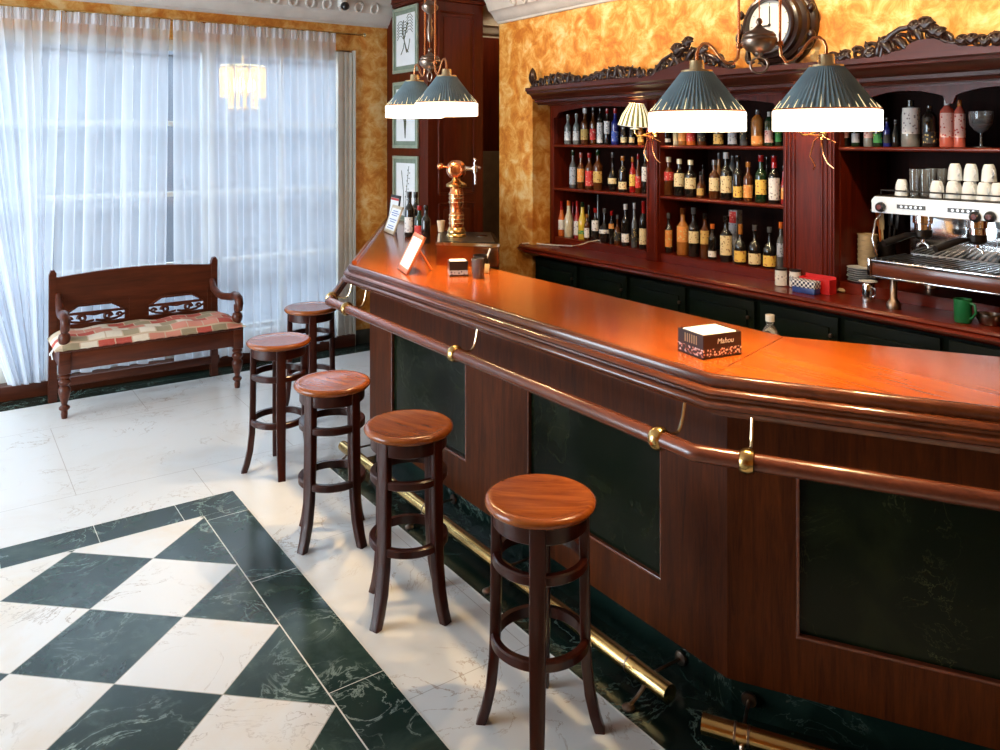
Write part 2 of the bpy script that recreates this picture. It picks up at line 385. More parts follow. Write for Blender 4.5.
def tag(o, label=None, cat=None, group=None, kind=None):
    if label: o['label'] = label
    if cat: o['category'] = cat
    if group: o['group'] = group
    if kind: o['kind'] = kind
    return o
def thing(name, label, cat, loc=(0,0,0), rz=0, group=None, local=False):
    """an Empty at the base; local=False: its parts are given in world coordinates"""
    o = bpy.data.objects.new(name, None); C.objects.link(o); o.location = loc; o.rotation_euler = (0,0,rz); o.empty_display_size = 0.1
    if not local: o['_w'] = 1
    return tag(o, label, cat, group)
def struct(name, mb, mat, smooth=40):
    return tag(mb.build(name, mat, None, smooth), kind='structure')
def sub(mb, name, mat, part, smooth=40):
    """sub-part under a mesh part, coordinates like its part's"""
    root = part.parent
    o = mb.build(name, mat, None, smooth, None)
    if root is not None and root.get('_w'): o.data.transform(Matrix.Translation(-root.location))
    o.parent = part; return o
def copy_tree(o, parent=None):
    c = o.copy(); C.objects.link(c); c.parent = parent
    for ch in list(o.children): copy_tree(ch, c)
    return c
RX = Matrix.Rotation(PI/2, 3, 'X'); RY = Matrix.Rotation(PI/2, 3, 'Y')
def arc(c, r, a0, a1, n, plane='xz'):
    out = []
    for i in range(n+1):
        a = R(a0+(a1-a0)*i/n); u, v = r*math.cos(a), r*math.sin(a)
        out.append((c[0]+u, c[1], c[2]+v) if plane == 'xz' else (c[0], c[1]+u, c[2]+v) if plane == 'yz' else (c[0]+u, c[1]+v, c[2]))
    return out

#======================================================================= THE ROOM
WY = 6.85       # far (window) wall
WX = 4.20       # back wall behind the bar
CZ = 3.28
mb = MB(); mb.b2((-3.2,-2.7,-0.1), (5.6, 7.0, 0.0)); floor = struct('floor', mb, M['wmarble'], 0)
mb = MB(); mb.b2((-3.2,-2.7,CZ), (5.6, 7.0, CZ+0.1)); struct('ceiling', mb, M['ceiling'], 0)
# far wall with a wide glazed opening
OX0, OX1, OZ0, OZ1 = -2.0, 3.14, 0.10, 2.72
mb = MB(); mb.b2((-3.0,WY,0), (OX0,WY+0.2,CZ)).b2((OX1,WY,0), (5.6,WY+0.2,CZ)).b2((OX0,WY,OZ1), (OX1,WY+0.2,CZ)).b2((OX0,WY,0), (OX1,WY+0.2,OZ0))
struct('wall_front', mb, M['stucco'], 0)
# left wall with three tall windows
mb = MB(); mb.b2((-3.1,-2.7,0), (-2.9,2.9,CZ)).b2((-3.1,6.2,0), (-2.9,7.0,CZ)).b2((-3.1,2.9,2.7), (-2.9,6.2,CZ)).b2((-3.1,2.9,0), (-2.9,6.2,0.05))
struct('wall_left', mb, M['stucco'], 0)
mb = MB(); mb.b2((-3.1,-2.7,0), (5.6,-2.6,CZ)); struct('wall_rear', mb, M['stucco'], 0)
# wall behind the bar with the niche for the back bar, and the passage beyond it
for nm_, a_, b_ in (('wall_back', (WX,5.50,0), (4.96,6.0,CZ)), ('wall_header', (WX,-2.6,2.345), (4.96,5.50,CZ)), ('wall_niche', (4.96,-2.6,0), (5.1,6.0,CZ)), ('wall_near', (WX,-2.6,0), (4.96,0.7,2.345))):
    mb = MB(); mb.b2(a_, b_); struct(nm_, mb, M['stucco'], 0)
mb = MB(); mb.b2((4.075,WY-0.018,0.0), (5.45,WY-0.001,2.95)); struct('trim_10', mb, M['column'], 0)
mb = MB(); mb.b2((5.5,6.0,0), (5.6,7.0,CZ)); mb.b2((4.96,5.9,0), (5.6,6.0,CZ)); struct('wall_passage', mb, M['stucco'], 0)
# crown moulding: a cove with a row of rings
crown = [(0.0, 2.955),(0.02,2.955),(0.025,2.975),(0.05,2.985),(0.07,3.02),(0.10,3.05),(0.12,3.06),(0.15,3.13),(0.17,3.16),(0.19,3.17),(0.21,3.21),(0.25,3.25),(0.26,3.28),(0.0,3.28)]
def crown_run(n, path, ringpts, ax):
    mb = MB(); mb.strip(path, crown)
    for (x, y) in ringpts:
        if ax == 'x': mb.tube([(x+0.036*math.cos(a*PI/8), y-0.022-0.018*math.sin(a*PI/8), 3.105+0.042*math.sin(a*PI/8)) for a in range(16)], 0.013, 6, True)
        else: mb.tube([(x-0.022-0.018*math.sin(a*PI/8), y+0.036*math.cos(a*PI/8), 3.105+0.042*math.sin(a*PI/8)) for a in range(16)], 0.013, 6, True)
    return struct('trim_%d' % n, mb, M['plaster'])
crown_run(1, [(5.4,WY),(-2.9,WY)], [(-2.6+0.155*i, WY-0.125) for i in range(39)], 'x')
crown_run(2, [(WX,-2.6),(WX,6.0)], [(WX-0.125, -2.0+0.155*i) for i in range(50)], 'y')
# baseboards
mb = MB(); mb.b2((OX1,WY-0.02,0), (3.49,WY,0.13)); struct('baseboard_front', mb, M['clay'], 0)
mb = MB(); mb.b2((WX-0.02,5.5,0), (WX,6.0,0.13)); struct('baseboard_back', mb, M['clay'], 0)
# door sill under the curtains
mb = MB(); mb.b2((OX0,WY-0.05,0.0), (OX1,WY-0.001,0.106), 0.004); mb.b2((OX0,WY-0.001,0.1002), (OX1,WY+0.07,0.106)); struct('trim_3', mb, M['bench'], 0)
# floor inlays
GX = 1.30; GY = 4.37; IX = 1.09; IY = 4.16
mb = MB(); mb.b2((-2.6,-2.0,0), (IX,IY,0.0012)); struct('floor_checker', mb, checker(IX, 3.60+0.2718, 0.59, 0.5435), 0)
mb = MB()
mb.b2((-2.6,IY+0.004,0), (GX,GY,0.0012)); mb.b2((IX+0.004,-2.0,0), (GX,IY,0.0012))
struct('trim_4', mb, M['gborder'], 0)
mb = MB()
mb.b2((-2.6,GY,0), (GX+0.004,GY+0.005,0.0014)); mb.b2((GX,-2.0,0), (GX+0.005,GY,0.0014)); mb.b2((-2.6,IY,0), (IX,IY+0.005,0.0016)); mb.b2((IX,-2.0,0), (IX+0.005,IY,0.0016))
for y in (3.42, 2.58, 1.74, 4.1): mb.b2((IX,y,0), (GX,y+0.003,0.0015))
for x in (1.0, 0.62, 0.22, -0.4): mb.b2((x,IY,0), (x+0.003,GY,0.0015))
struct('trim_5', mb, M['frame_white'], 0)
mb = MB(); mb.b2((-2.9,6.57,0), (5.5,6.68,0.0012)).b2((-2.9,6.685,0), (5.5,WY,0.0012)); struct('trim_6', mb, M['gmarble'], 0)

# windows behind the curtains
def glazed(n, x0, x1, y, z0, z1, cols, rows, axis='x', label=None):
    root = thing('window_%d' % n, None, None, (x0 if axis == 'x' else y, y if axis == 'x' else x0, z0)); root['kind'] = 'structure'
    def bar(mb, a, b, c, d, th=0.05):
        if axis == 'x': mb.b2((a, y-th/2, c), (b, y+th/2, d), 0.004)
        else: mb.b2((y-th/2, a, c), (y+th/2, b, d), 0.004)
    mb = MB(); fw = 0.09
    bar(mb, x0, x1, z0, z0+0.14); bar(mb, x0, x1, z1-fw, z1); bar(mb, x0, x0+fw, z0, z1, 0.054); bar(mb, x1-fw, x1, z0, z1, 0.054)
    for i in range(1, cols):
        x = x0+(x1-x0)*i/cols; bar(mb, x-0.05, x+0.05, z0, z1, 0.056)
    for j in range(1, rows):
        z = z0+(z1-z0)*j/rows if axis == 'y' else (0.28, 0.87, 1.45, 2.03)[j-1]
        bar(mb, x0, x1, z-0.02, z+0.02, 0.03)
    for i in range(cols):
        x = x0+(x1-x0)*(i+0.5)/cols; bar(mb, x-0.012, x+0.012, z0, z1, 0.034)
    fr_ = mb.build('window_frame', M['frame_white'], root)
    mb = MB(); bar(mb, x0+fw, x1-fw, z0+0.1, z1-fw, 0.006); g = mb.build('pane', M['window_glass'], root); g['kind'] = 'structure'; fr_['kind'] = 'structure'
glazed(1, OX0, OX1, WY+0.10, OZ0, OZ1, 4, 5)
glazed(2, 2.9, 6.2, -3.0, 0.05, 2.7, 3, 3, 'y')
# white casing at the right of the opening
mb = MB(); mb.b2((2.98,WY-0.03,0.0), (3.02,WY+0.02,2.70)).b2((3.02,WY-0.015,0.0), (3.14,WY+0.06,2.70)).b2((3.05,WY-0.03,0.0),(3.065,WY,2.70)).b2((3.10,WY-0.03,0.0),(3.115,WY,2.70)); mb.b2((3.13,WY-0.04,0.0),(3.15,WY,2.72)); struct('trim_7', mb, M['frame_white'], 0)

# outside: a pale courtyard wall, paving and the porch ceiling
mb = MB(); mb.b2((-7,10.5,-0.1), (9,10.7,3.0)); mb.b2((-7,10.45,2.95),(9,10.75,3.05)); tag(mb.build('courtyard_wall', M['facade'], None, 0), 'pale grey courtyard wall seen through the sheer curtains', 'wall', kind='structure')
mb = MB(); mb.b2((-9,7.1,-0.12), (10,10.5,-0.05)); struct('courtyard_ground', mb, M['facade'], 0)

#======================================================================= CURTAINS
def curtain_mesh(x0, x1, y, ztop, zbot, n, amp, shift0=0.0, shift1=0.0, seed=0, hem=None):
    rnd = random.Random(seed); ph = [rnd.uniform(0, 6) for _ in range(6)]
    nu = n*10; nv = 26
    def f(u, v):
        z = ztop+(zbot(u)-ztop)*v if callable(zbot) else ztop+(zbot-ztop)*v
        x = x0+(x1-x0)*u+(shift0*(1-u)+shift1*u)*v
        fine = math.sin(u*n*2*PI*2.3+ph[0])*0.010*max(0, 1-v*7)
        a = amp*min(1, 0.25+v*3.5)
        yy = y+a*(math.sin(u*n*2*PI+ph[1]+0.8*math.sin(v*2+ph[2]))*0.65+math.sin(u*n*2*PI*0.37+ph[3])*0.45)+fine
        x += 0.35*a*math.sin(u*n*4*PI+ph[4])
        return (x, yy, z)
    mb = MB(); mb.grid(f, nu, nv)
    def h(u, v):
        x, yy, z = f(u, v*0.02); return (x, yy-0.004-0.006*math.sin(u*n*2*PI*5), ztop+0.012-0.085*v)
    return mb, h
CY = 6.745
def curtain(label, x0, x1, zb, n, s0, s1, seed):
    t = thing('sheer_curtain', label, 'curtain', ((x0+x1)/2, CY, zb if not callable(zb) else 0.1), group='sheer curtains on the long rod')
    mb, h = curtain_mesh(x0, x1, CY, 2.845, zb, n, 0.055, s0, s1, seed)
    mb.build('drape', M['curtain'], t, 180)
    mb = MB(); mb.grid(h, n*40, 3); mb.build('gathered_heading', M['curtain'], t, 180)
curtain('sheer white curtain at the far left edge of the photo, left of all others', -1.9, -0.42, 0.12, 9, 0.0, -0.15, 4)
curtain('leftmost fully seen sheer curtain, its hem drawn aside beside the bench', -0.38, 0.74, 0.13, 9, 0.80, -0.10, 1)
curtain('wide sheer white curtain hanging behind the left half of the bench', 0.755, 1.515, 0.15, 6, -0.06, -0.03, 2)
curtain('sheer white curtain right of the narrow gap, in front of the chandelier reflection', 1.535, 2.93, 0.10, 10, 0.02, 0.03, 3)
t = thing('curtain_rod', 'thin pale curtain rod running along the wall under the crown moulding', 'curtain rod', (0.6, CY, 2.85))
mb = MB(); mb.tube([(-2.2, CY+0.02, 2.862), (3.20, CY+0.02, 2.862)], 0.010, 8); mb.build('rod', M['brass'], t)
mb = MB(); mb.lathe([(0,-0.02),(0.018,-0.012),(0.02,0),(0.018,0.012),(0,0.02)], (3.21, CY+0.02, 2.862), 12, RY); mb.build('finial', M['paleb'], t)
for x in (3.0, 0.5, -1.95):
    mb = MB(); mb.b2((x-0.01,CY+0.02,2.855),(x+0.01,WY+0.001,2.87)); mb.build('bracket', M['paleb'], t)

# crystal chandelier set outside the glass in place of an indoor chandelier's reflection
P = onY(243, 88, 7.75)
t = thing('chandelier_reflection', 'glowing crystal chandelier added as a reflection in the glass, behind the right-hand sheer curtain', 'chandelier', (P.x, P.y, P.z))
mb = MB(); mb.tube([(P.x+0.2*math.cos(a*PI/12), P.y+0.2*math.sin(a*PI/12), P.z+0.20) for a in range(24)], 0.014, 6, True)
mb.tube([(P.x+0.14*math.cos(a*PI/12), P.y+0.14*math.sin(a*PI/12), P.z-0.2) for a in range(24)], 0.010, 6, True); mb.tube([(P.x,P.y,P.z+0.2),(P.x,P.y,3.3)], 0.012, 8)
for a in range(4): mb.tube([(P.x,P.y,P.z+0.22),(P.x+0.2*math.cos(a*PI/2),P.y+0.2*math.sin(a*PI/2),P.z+0.2)], 0.008, 6)
mb.build('frame', M['brass'], t)
mb = MB()
for a in range(26):
    c_, s_ = math.cos(2*PI*a/26), math.sin(2*PI*a/26)
    mb.lathe([(0,-0.30),(0.007,-0.28),(0.009,-0.02),(0,0)], (P.x+0.205*c_, P.y+0.205*s_, P.z+0.20), 6)
    if a % 2: mb.lathe([(0,-0.40),(0.008,-0.36),(0.008,-0.02),(0,0)], (P.x+0.13*c_, P.y+0.13*s_, P.z+0.18), 6)
mb.build('crystal_drops', M['crystal_glow'], t)
for a in range(5):
    mb = MB(); mb.lathe([(0,-0.06),(0.035,-0.035),(0.042,0),(0.025,0.05),(0,0.08)], (P.x+0.09*math.cos(a*1.257+0.4), P.y+0.09*math.sin(a*1.257+0.4), P.z+0.02), 12); mb.build('bulb', M['bulb'], t)
mb = MB(); mb.b2((-2.2,7.65,3.28),(4.2,7.85,3.4)); struct('porch_beam', mb, M['facade'], 0)

#======================================================================= THE BAR
TH = R(31.3); Z = 1.157
P1 = (2.0, 4.40); P2 = (2.0, 1.686); P3 = (2.0+2.0*math.sin(R(31)), 1.686-2.0*math.cos(R(31)))
P0 = (P1[0]+(WY-0.002-P1[1])*math.tan(TH), WY-0.002)
path = [P0, P1, P2, P3]
bar = thing('bar_counter', 'long angled wooden bar counter with dark green marble panels and plinth', 'bar counter', (2.3, 3.0, 0.0))
# body behind the front, closed towards the wall column
def body_poly(o_out, o_in):
    a = offset_path(path, o_out); b = offset_path(path, o_in)
    k = (b[1]-b[0]).normalized(); s_ = (6.06-b[1].y)/(b[0].y-b[1].y); hit = b[1]+(b[0]-b[1])*s_
    # stop the outer line clear of the column
    s2 = 1.0
    o0 = a[0]
    return [tuple(o0), tuple(a[1]), tuple(a[2]), tuple(a[3]), tuple(b[3]), tuple(b[2]), tuple(b[1]), tuple(hit), (3.485, 6.06), (3.485, WY-0.002)] if o0.x < 3.485 else \
           [(3.485, a[1].y+(3.485-a[1].x)*(a[0].y-a[1].y)/(a[0].x-a[1].x)), tuple(a[1]), tuple(a[2]), tuple(a[3]), tuple(b[3]), tuple(b[2]), tuple(b[1]), tuple(hit), (3.485, 6.06)]
mb = MB(); mb.prism(body_poly(0.150, 0.55), 1.0-0.137, Matrix.Translation((0,0,0.137))); mb.build('carcass', M['barfront'], bar, 0)
mb = MB(); mb.prism(body_poly(0.145, 0.55), 0.136, Matrix.Translation((0,0,0.001))); mb.build('plinth', M['gmarble'], bar, 0)
FO = 0.112
def face_pt(sec, s, o, z):
    """point on section sec at distance s from its start, offset o"""
    a = offset_path(path, o); st, en = {'A': (1, 0), 'B': (1, 2), 'C': (2, 3)}[sec]
    p = a[st]; d = (a[en]-a[st]).normalized(); q = p+d*s; return (q.x, q.y, z)
def slab(mb, sec, s0, s1, z0, z1, o0, o1, bev=0.0):
    """board on a face between offsets o0 (outer) and o1"""
    a = face_pt(sec, s0, o0, 0); b = face_pt(sec, s1, o0, 0); d = (Vector(b)-Vector(a)); L = d.length; d.normalize()
    n = Vector((-d.y, d.x, 0)) if sec != 'A' else Vector((d.y, -d.x, 0))
    c = (Vector(a)+Vector(b))/2+n*((o1-o0)/2); c.z = (z0+z1)/2
    mb.box(c, (L, abs(o1-o0), z1-z0), math.atan2(d.y, d.x), bev)
LB = 4.40-1.686
def yB(y): return (offset_path(path, FO)[1].y)-y      # world Y to distance along B
sB = [yB(4.095), yB(3.302), yB(2.805), yB(2.007)]
endB = (Vector(offset_path(path, FO)[2])-Vector(offset_path(path, FO)[1])).length
panels = {'B': (0.0, endB, [(sB[0], sB[1]), (sB[2], sB[3])]), 'C': (0.0, 1.95, [(0.213, 1.20), (1.42, 1.90)]), 'A': (0.0, 1.85, [(0.33, 1.45)])}
PZ0, PZ1 = 0.32, 0.845
mb = MB(); mt = MB()
for sec, (s0, s1, pn) in panels.items():
    slab(mb, sec, s0, s1, PZ1, 1.0, FO, 0.15)
    x = s0
    for (a, b) in pn+[(s1, None)]:
        slab(mb, sec, x, a, 0.137, PZ1, FO, 0.15)
        x = b
    for (a, b) in pn: slab(mb, sec, a, b, 0.137, PZ0, FO, 0.15)
mb.build('front_frame', M['barfront'], bar, 0)
for sec, (s0, s1, pn) in panels.items():
    for (a, b) in pn:
        mb = MB(); slab(mb, sec, a, b, PZ0, PZ1, 0.128, 0.15); p_ = mb.build('marble_panel', M['gmarble_panel'], bar, 0)
        p_['label'] = 'dark green veined marble panel'
        mb = MB(); slab(mb, sec, a, b, PZ0, PZ0+0.012, 0.110, 0.13, 0.003); slab(mb, sec, a, b, PZ1-0.012, PZ1, 0.112, 0.13, 0.003); slab(mb, sec, a, a+0.010, PZ0+0.006, PZ1-0.006, 0.111, 0.13, 0.003); slab(mb, sec, b-0.010, b, PZ0+0.006, PZ1-0.006, 0.111, 0.13, 0.003)
        sub(mb, 'bead', M['railwood'], p_, 0)
# corner post moulding seams
# worktop
top = thing('bar_countertop', 'glossy orange-red wooden bar top with thick stepped moulded edge', 'countertop', (2.3, 3.0, 1.05))
mb = MB(); mb.prism(body_poly(0.004, 0.61), 0.045, Matrix.Translation((0,0,Z-0.045))); mb.build('slab', M['bartop'], top, 0)
prof = [(0.02,Z-0.0005),(0.0,Z+0.0015),(-0.007,Z-0.001),(-0.011,Z-0.006),(-0.013,1.148),(-0.014,1.130),(-0.011,1.124),(-0.018,1.122),(-0.030,1.120),(-0.038,1.115),(-0.041,1.108),(-0.037,1.101),(-0.030,1.098),(-0.030,1.091),(-0.044,1.087),(-0.051,1.080),(-0.052,1.070),(-0.045,1.061),(-0.02,1.056),(0.03,1.052),(0.05,1.038),(0.055,1.012),(0.09,0.998),(FO,0.992),(FO+0.01,1.10),(0.02,1.11)]
pth = [(3.478, P1[1]+(3.478-P1[0])/math.tan(TH)), P1, P2, P3]
mb = MB(); mb.strip(pth, prof); mb.build('moulded_edge', M['barmould'], top, 50)
mb = MB(); mb.strip([offset_path(pth, 0.0)[0], (P1[0]+0.02, P1[1]+0.033)], [(0.004,Z),(0.006,Z+0.014),(0.014,Z+0.019),(0.024,Z+0.019),(0.032,Z+0.014),(0.034,Z)]); mb.build('raised_lip', M['bartop'], top)
mb = MB(); q = offset_path(path, 0.607)[2]; d_ = (Vector(P2)+Vector((0.02,0.005))); mb.tube([(d_.x,d_.y,Z+0.0002),(q.x,q.y,Z+0.0002)], 0.0012, 6); mb.build('seam', M['carve'], top)

# arm rail
rail = thing('arm_rail', 'round dark wooden arm rail running along the bar front on brass brackets', 'rail', (1.9, 3.0, 0.946))
RO = -0.118; RZ = 0.946
ro = offset_path(path, RO); a0 = ro[1]+(ro[0]-ro[1]).normalized()*1.6; e3 = ro[2]+(ro[3]-ro[2]).normalized()*1.95
mb = MB()
def railpts(seq):
    out = []
    for i, p in enumerate(seq): out.append((p[0], p[1], RZ))
    return out
mb.tube(railpts([a0, ro[1]+(ro[0]-ro[1]).normalized()*0.03, ro[1], ro[1]+(ro[2]-ro[1]).normalized()*0.03, ro[2]+(ro[1]-ro[2]).normalized()*0.02, ro[2], ro[2]+(ro[3]-ro[2]).normalized()*0.02, e3]), 0.026, 16)
mb.build('rail_bar', M['railwood'], rail, 60)
def rail_bracket(sec, s):
    a = Vector(face_pt(sec, s, RO, RZ)); q = Vector(face_pt(sec, s+0.1, RO, RZ)); d = (q-a).normalized(); n = Vector((-d.y, d.x, 0)) if sec != 'A' else Vector((d.y, -d.x, 0))
    rot = Vector((0,0,1)).rotation_difference(d).to_matrix()
    mb = MB(); mb.lathe([(0.0262,-0.022),(0.033,-0.019),(0.038,-0.008),(0.039,0.0),(0.038,0.008),(0.033,0.019),(0.0262,0.022)], a, 20, rot, False)
    c = mb.build('collar', M['brass'], rail)
    mb = MB(); pts = []
    for i in range(13):
        u = i/12; ang = PI*u
        pts.append(a+n*(0.02+0.10*u**0.9+0.015*math.sin(ang))+Vector((0,0,0.018-0.035*math.sin(ang*0.9)+0.085*u**2)))
    mb.tube(pts, 0.006, 8); mb.build('hook', M['paleb'], rail)
for px_ in (347, 455, 659):
    p = onX(px_, 440, 1.882); rail_bracket('B', (ro[1].y-p.y))
rail_bracket('C', 0.155); rail_bracket('C', 1.45); rail_bracket('A', 0.10)

# foot rails
def foot_rail(label, pts, brs, seams=()):
    t = thing('foot_rail', label, 'foot rail', (pts[0][0], pts[0][1], 0.0), group='brass foot rails along the bar plinth')
    mb = MB(); mb.tube([(p[0], p[1], 0.075) for p in pts], 0.030, 18); tb = mb.build('rail_bar', M['brass'], t, 60)
    d = (Vector(pts[-1])-Vector(pts[0])).normalized(); d = Vector((d.x, d.y, 0)); rot = Vector((0,0,1)).rotation_difference(d).to_matrix()
    for k in seams:
        c = Vector((pts[0][0], pts[0][1], 0.075))+d*k; mb = MB(); mb.lathe([(0.0300,-0.004),(0.0315,-0.003),(0.0315,0.003),(0.0300,0.004)], c, 18, rot, False); mb.build('collar', M['bronze'], t)
    n = Vector((-d.y, d.x, 0))
    for k in brs:
        c = Vector((pts[0][0], pts[0][1], 0.075))+d*k
        mb = MB(); f = c-n*0.085; f.z = 0.012
        mb.tube([c-n*0.01-Vector((0,0,0.02)), c-n*0.02-Vector((0,0,0.035)), c-n*0.045-Vector((0,0,0.050)), f-Vector((0,0,0.0))+n*0.012, f], [0.008,0.007,0.006,0.007,0.008], 8)
        mb.lathe([(0,0),(0.022,0.0),(0.022,0.006),(0.012,0.012),(0,0.014)], (f.x, f.y, 0.0012), 14)
        mb.tube([c+n*0.02, c+n*0.10, c+n*0.170], 0.006, 8)
        mb.lathe([(0,-0.012),(0.024,-0.008),(0.026,0.0),(0,0.004)], c+n*0.170, 14, Vector((0,0,1)).rotation_difference(n).to_matrix())
        mb.build('bracket', M['bronze'], t)
foot_rail('longest brass foot rail, along the straight bar front behind the stools', [(1.97, 4.44), (1.97, 1.835)], (0.08, 0.98, 1.66, 2.50), (1.0, 1.72, 2.42))
dC = Vector((math.sin(R(31)), -math.cos(R(31))))
s0 = Vector((1.955, 1.685))
foot_rail('brass foot rail starting beyond the bar corner, nearest the camera', [tuple(s0), tuple(s0+dC*1.7)], (0.12, 1.2), (0.10, 0.14))
# green marble strip on the floor round the bar
mb = MB(); mb.strip([ (2.0, 4.37), P2, P3], [(-0.150, 0.0), (-0.150, 0.0015), (0.2, 0.0015), (0.2, 0.0)]); struct('trim_8', mb, M['gmarble'], 0)
mb = MB(); mb.strip([ (2.0, 4.37), P2, P3], [(-0.154, 0.0), (-0.154, 0.0017), (-0.150, 0.0017), (-0.150, 0.0)]); struct('trim_9', mb, M['frame_white'], 0)

#======================================================================= STOOLS
def make_stool(name='bar_stool'):
    t = thing(name, 'x', 'bar stool', (0,0,0), local=True, group='round wooden bar stools in front of the bar')
    H = 0.745
    mb = MB(); mb.lathe([(0,H-0.034),(0.158,H-0.034),(0.172,H-0.030),(0.180,H-0.020),(0.181,H-0.012),(0.176,H-0.003),(0.166,H+0.001),(0.155,H-0.001),(0.13,H-0.005),(0.06,H-0.007),(0,H-0.007)], (0,0,0), 48)
    seat = mb.build('seat', M['seat'], t)
    mb = MB(); mb.lathe([(0.150,H-0.088),(0.154,H-0.084),(0.154,H-0.034),(0.135,H-0.034),(0.135,H-0.088)], (0,0,0), 40, None, False); mb.build('apron', M['stool'], t)
    for k in range(4):
        # sabre leg: straight above, kicked out at the foot
        prof_ = [(0.141,H-0.036,0.052,0.034),(0.142,0.60,0.052,0.034),(0.144,0.45,0.052,0.034),(0.146,0.30,0.052,0.034),(0.149,0.22,0.050,0.034),(0.160,0.12,0.048,0.034),(0.177,0.045,0.044,0.034),(0.192,0.0,0.042,0.034)]
        bm_ = bmesh.new(); rings = []
        a = PI/2*k
        for (r_, z, wd, dp) in prof_:
            rg = []
            for (du, dv) in ((-dp/2*1.0, -wd/2), (dp/2, -wd/2), (dp/2, wd/2), (-dp/2, wd/2)):
                x = r_+du; y = dv; rg.append(bm_.verts.new((x*math.cos(a)-y*math.sin(a), x*math.sin(a)+y*math.cos(a), z)))
            rings.append(rg)
        for A_, B_ in zip(rings, rings[1:]):
            for i in range(4): bm_.faces.new((A_[i], A_[(i+1)%4], B_[(i+1)%4], B_[i]))
        bm_.faces.new(rings[0]); bm_.faces.new(rings[-1]); bmesh.ops.recalc_face_normals(bm_, faces=bm_.faces)
        vert = [e for e in bm_.edges if abs(e.verts[0].co.z-e.verts[1].co.z) > 0.01]
        bmesh.ops.bevel(bm_, geom=vert, offset=0.005, segments=2, affect='EDGES', profile=0.5)
        mb = MB(); mb._merge(bm_); mb.build('leg', M['stool'], t, 50)
    for zc, ri, ro_ in ((0.548, 0.134, 0.156), (0.288, 0.136, 0.160)):
        mb = MB(); mb.lathe([(ri,zc-0.017),(ro_-0.005,zc-0.017),(ro_,zc-0.012),(ro_,zc+0.012),(ro_-0.005,zc+0.017),(ri,zc+0.017),(ri,zc-0.017)], (0,0,0), 48, None, False)
        mb.build('ring_stretcher', M['stool'], t)
    return t
stool = make_stool()
st_spots = [((1.597,2.050), -131, 'bar stool nearest the camera, round orange-brown seat'),
            ((1.566,2.880), -160, 'second bar stool from the camera, between the nearest and the middle stool'),
            ((1.545,3.605), -158, 'middle one of the five bar stools along the bar'),
            ((1.612,4.530), -105, 'bar stool standing between the bench arm and the middle stool'),
            ((2.110,5.290), -107, 'farthest bar stool, by the far corner of the bar near the curtain')]
for i, ((x, y), a, lb) in enumerate(st_spots):
    o = stool if i == 0 else copy_tree(stool)
    o.location = (x, y, 0.0); o.rotation_euler = (0,0,R(a)); o['label'] = lb

#======================================================================= BENCH
BX0, BX1, BYF, BYB = 0.665, 1.905, 6.17, 6.60
bench = thing('settle_bench', 'carved dark wooden settle with scrolled arms and turned front legs by the curtains', 'bench', ((BX0+BX1)/2, 6.4, 0))
turn = [(0,0.0),(0.018,0.0),(0.022,0.03),(0.020,0.05),(0.034,0.066),(0.034,0.078),(0.018,0.092),(0.020,0.105),(0.030,0.14),(0.040,0.185),(0.040,0.20),(0.030,0.215),(0.024,0.222),(0.036,0.235),(0.040,0.25),(0.036,0.262),(0.026,0.27),(0.036,0.28),(0.038,0.292),(0.028,0.30),(0.028,0.31)]
for x in (BX0+0.035, BX1-0.035):
    mb = MB(); mb.lathe(turn, (x, BYF, 0.0), 20); mb.b2((x-0.036,BYF-0.036,0.305),(x+0.036,BYF+0.036,0.455),0.005); lg = mb.build('leg', M['bench'], bench)
    mb = MB(); mb.lathe([(0.026,0.45),(0.034,0.47),(0.026,0.485),(0.024,0.50),(0.036,0.52),(0.040,0.545),(0.034,0.57),(0.022,0.58),(0.026,0.60),(0.026,0.64)], (x, BYF, 0.0), 18); mb.build('arm_post', M['bench'], bench)
    # scrolled arm
    y = BYF
    poly = [(BYB-0.02,0.735),(BYB-0.02,0.665)]
    xk = BX0+0.045 if x < 1 else BX1-0.11; xm = (x+xk)/2
    pts = [(xk, BYB-0.005, 0.775), (xk, BYB-0.05, 0.715), ((xk+xm)/2, BYB-0.12, 0.675), (xm, BYB-0.18, 0.665), (x, BYF+0.13, 0.675), (x, BYF+0.08, 0.695), (x, BYF+0.02, 0.70), (x, BYF-0.035, 0.685), (x, BYF-0.055, 0.65), (x, BYF-0.045, 0.61), (x, BYF-0.015, 0.60), (x, BYF+0.0, 0.625)]
    mb = MB(); mb.tube(pts, [0.022,0.026,0.028,0.028,0.030,0.031,0.032,0.032,0.030,0.027,0.022,0.015], 12); mb.build('armrest', M['bench'], bench, 60)
for x in (BX0+0.008, BX1-0.09):
    mb = MB(); mb.xz([(x-0.028,0),(x+0.028,0),(x+0.026,0.45),(x+0.022,0.86),(x+0.024,0.93),(x+0.010,0.955),(x-0.012,0.95),(x-0.024,0.92)], BYB-0.014, BYB+0.03); mb.build('leg', M['bench'], bench, 30)
mb = MB(); mb.b2((BX0+0.06,BYF-0.028,0.325),(BX1-0.06,BYF-0.002,0.452),0.004); mb.b2((BX0+0.01,BYF+0.03,0.325),(BX0+0.05,BYB,0.452),0.003); mb.b2((BX1-0.05,BYF+0.03,0.325),(BX1-0.01,BYB,0.452),0.003); mb.b2((BX0+0.05,BYB-0.02,0.33),(BX1-0.05,BYB+0.01,0.45)); mb.build('seat_rail', M['bench'], bench, 30)
mb = MB(); mb.b2((BX0,BYF-0.045,0.452),(BX1,BYB+0.0,0.470),0.006); mb.build('seat', M['bench'], bench, 30)
mb = MB(); mb.b2((BX0+0.05,BYB-0.012,0.10),(BX1-0.05,BYB+0.012,0.16),0.003); mb.build('stretcher', M['bench'], bench, 30)
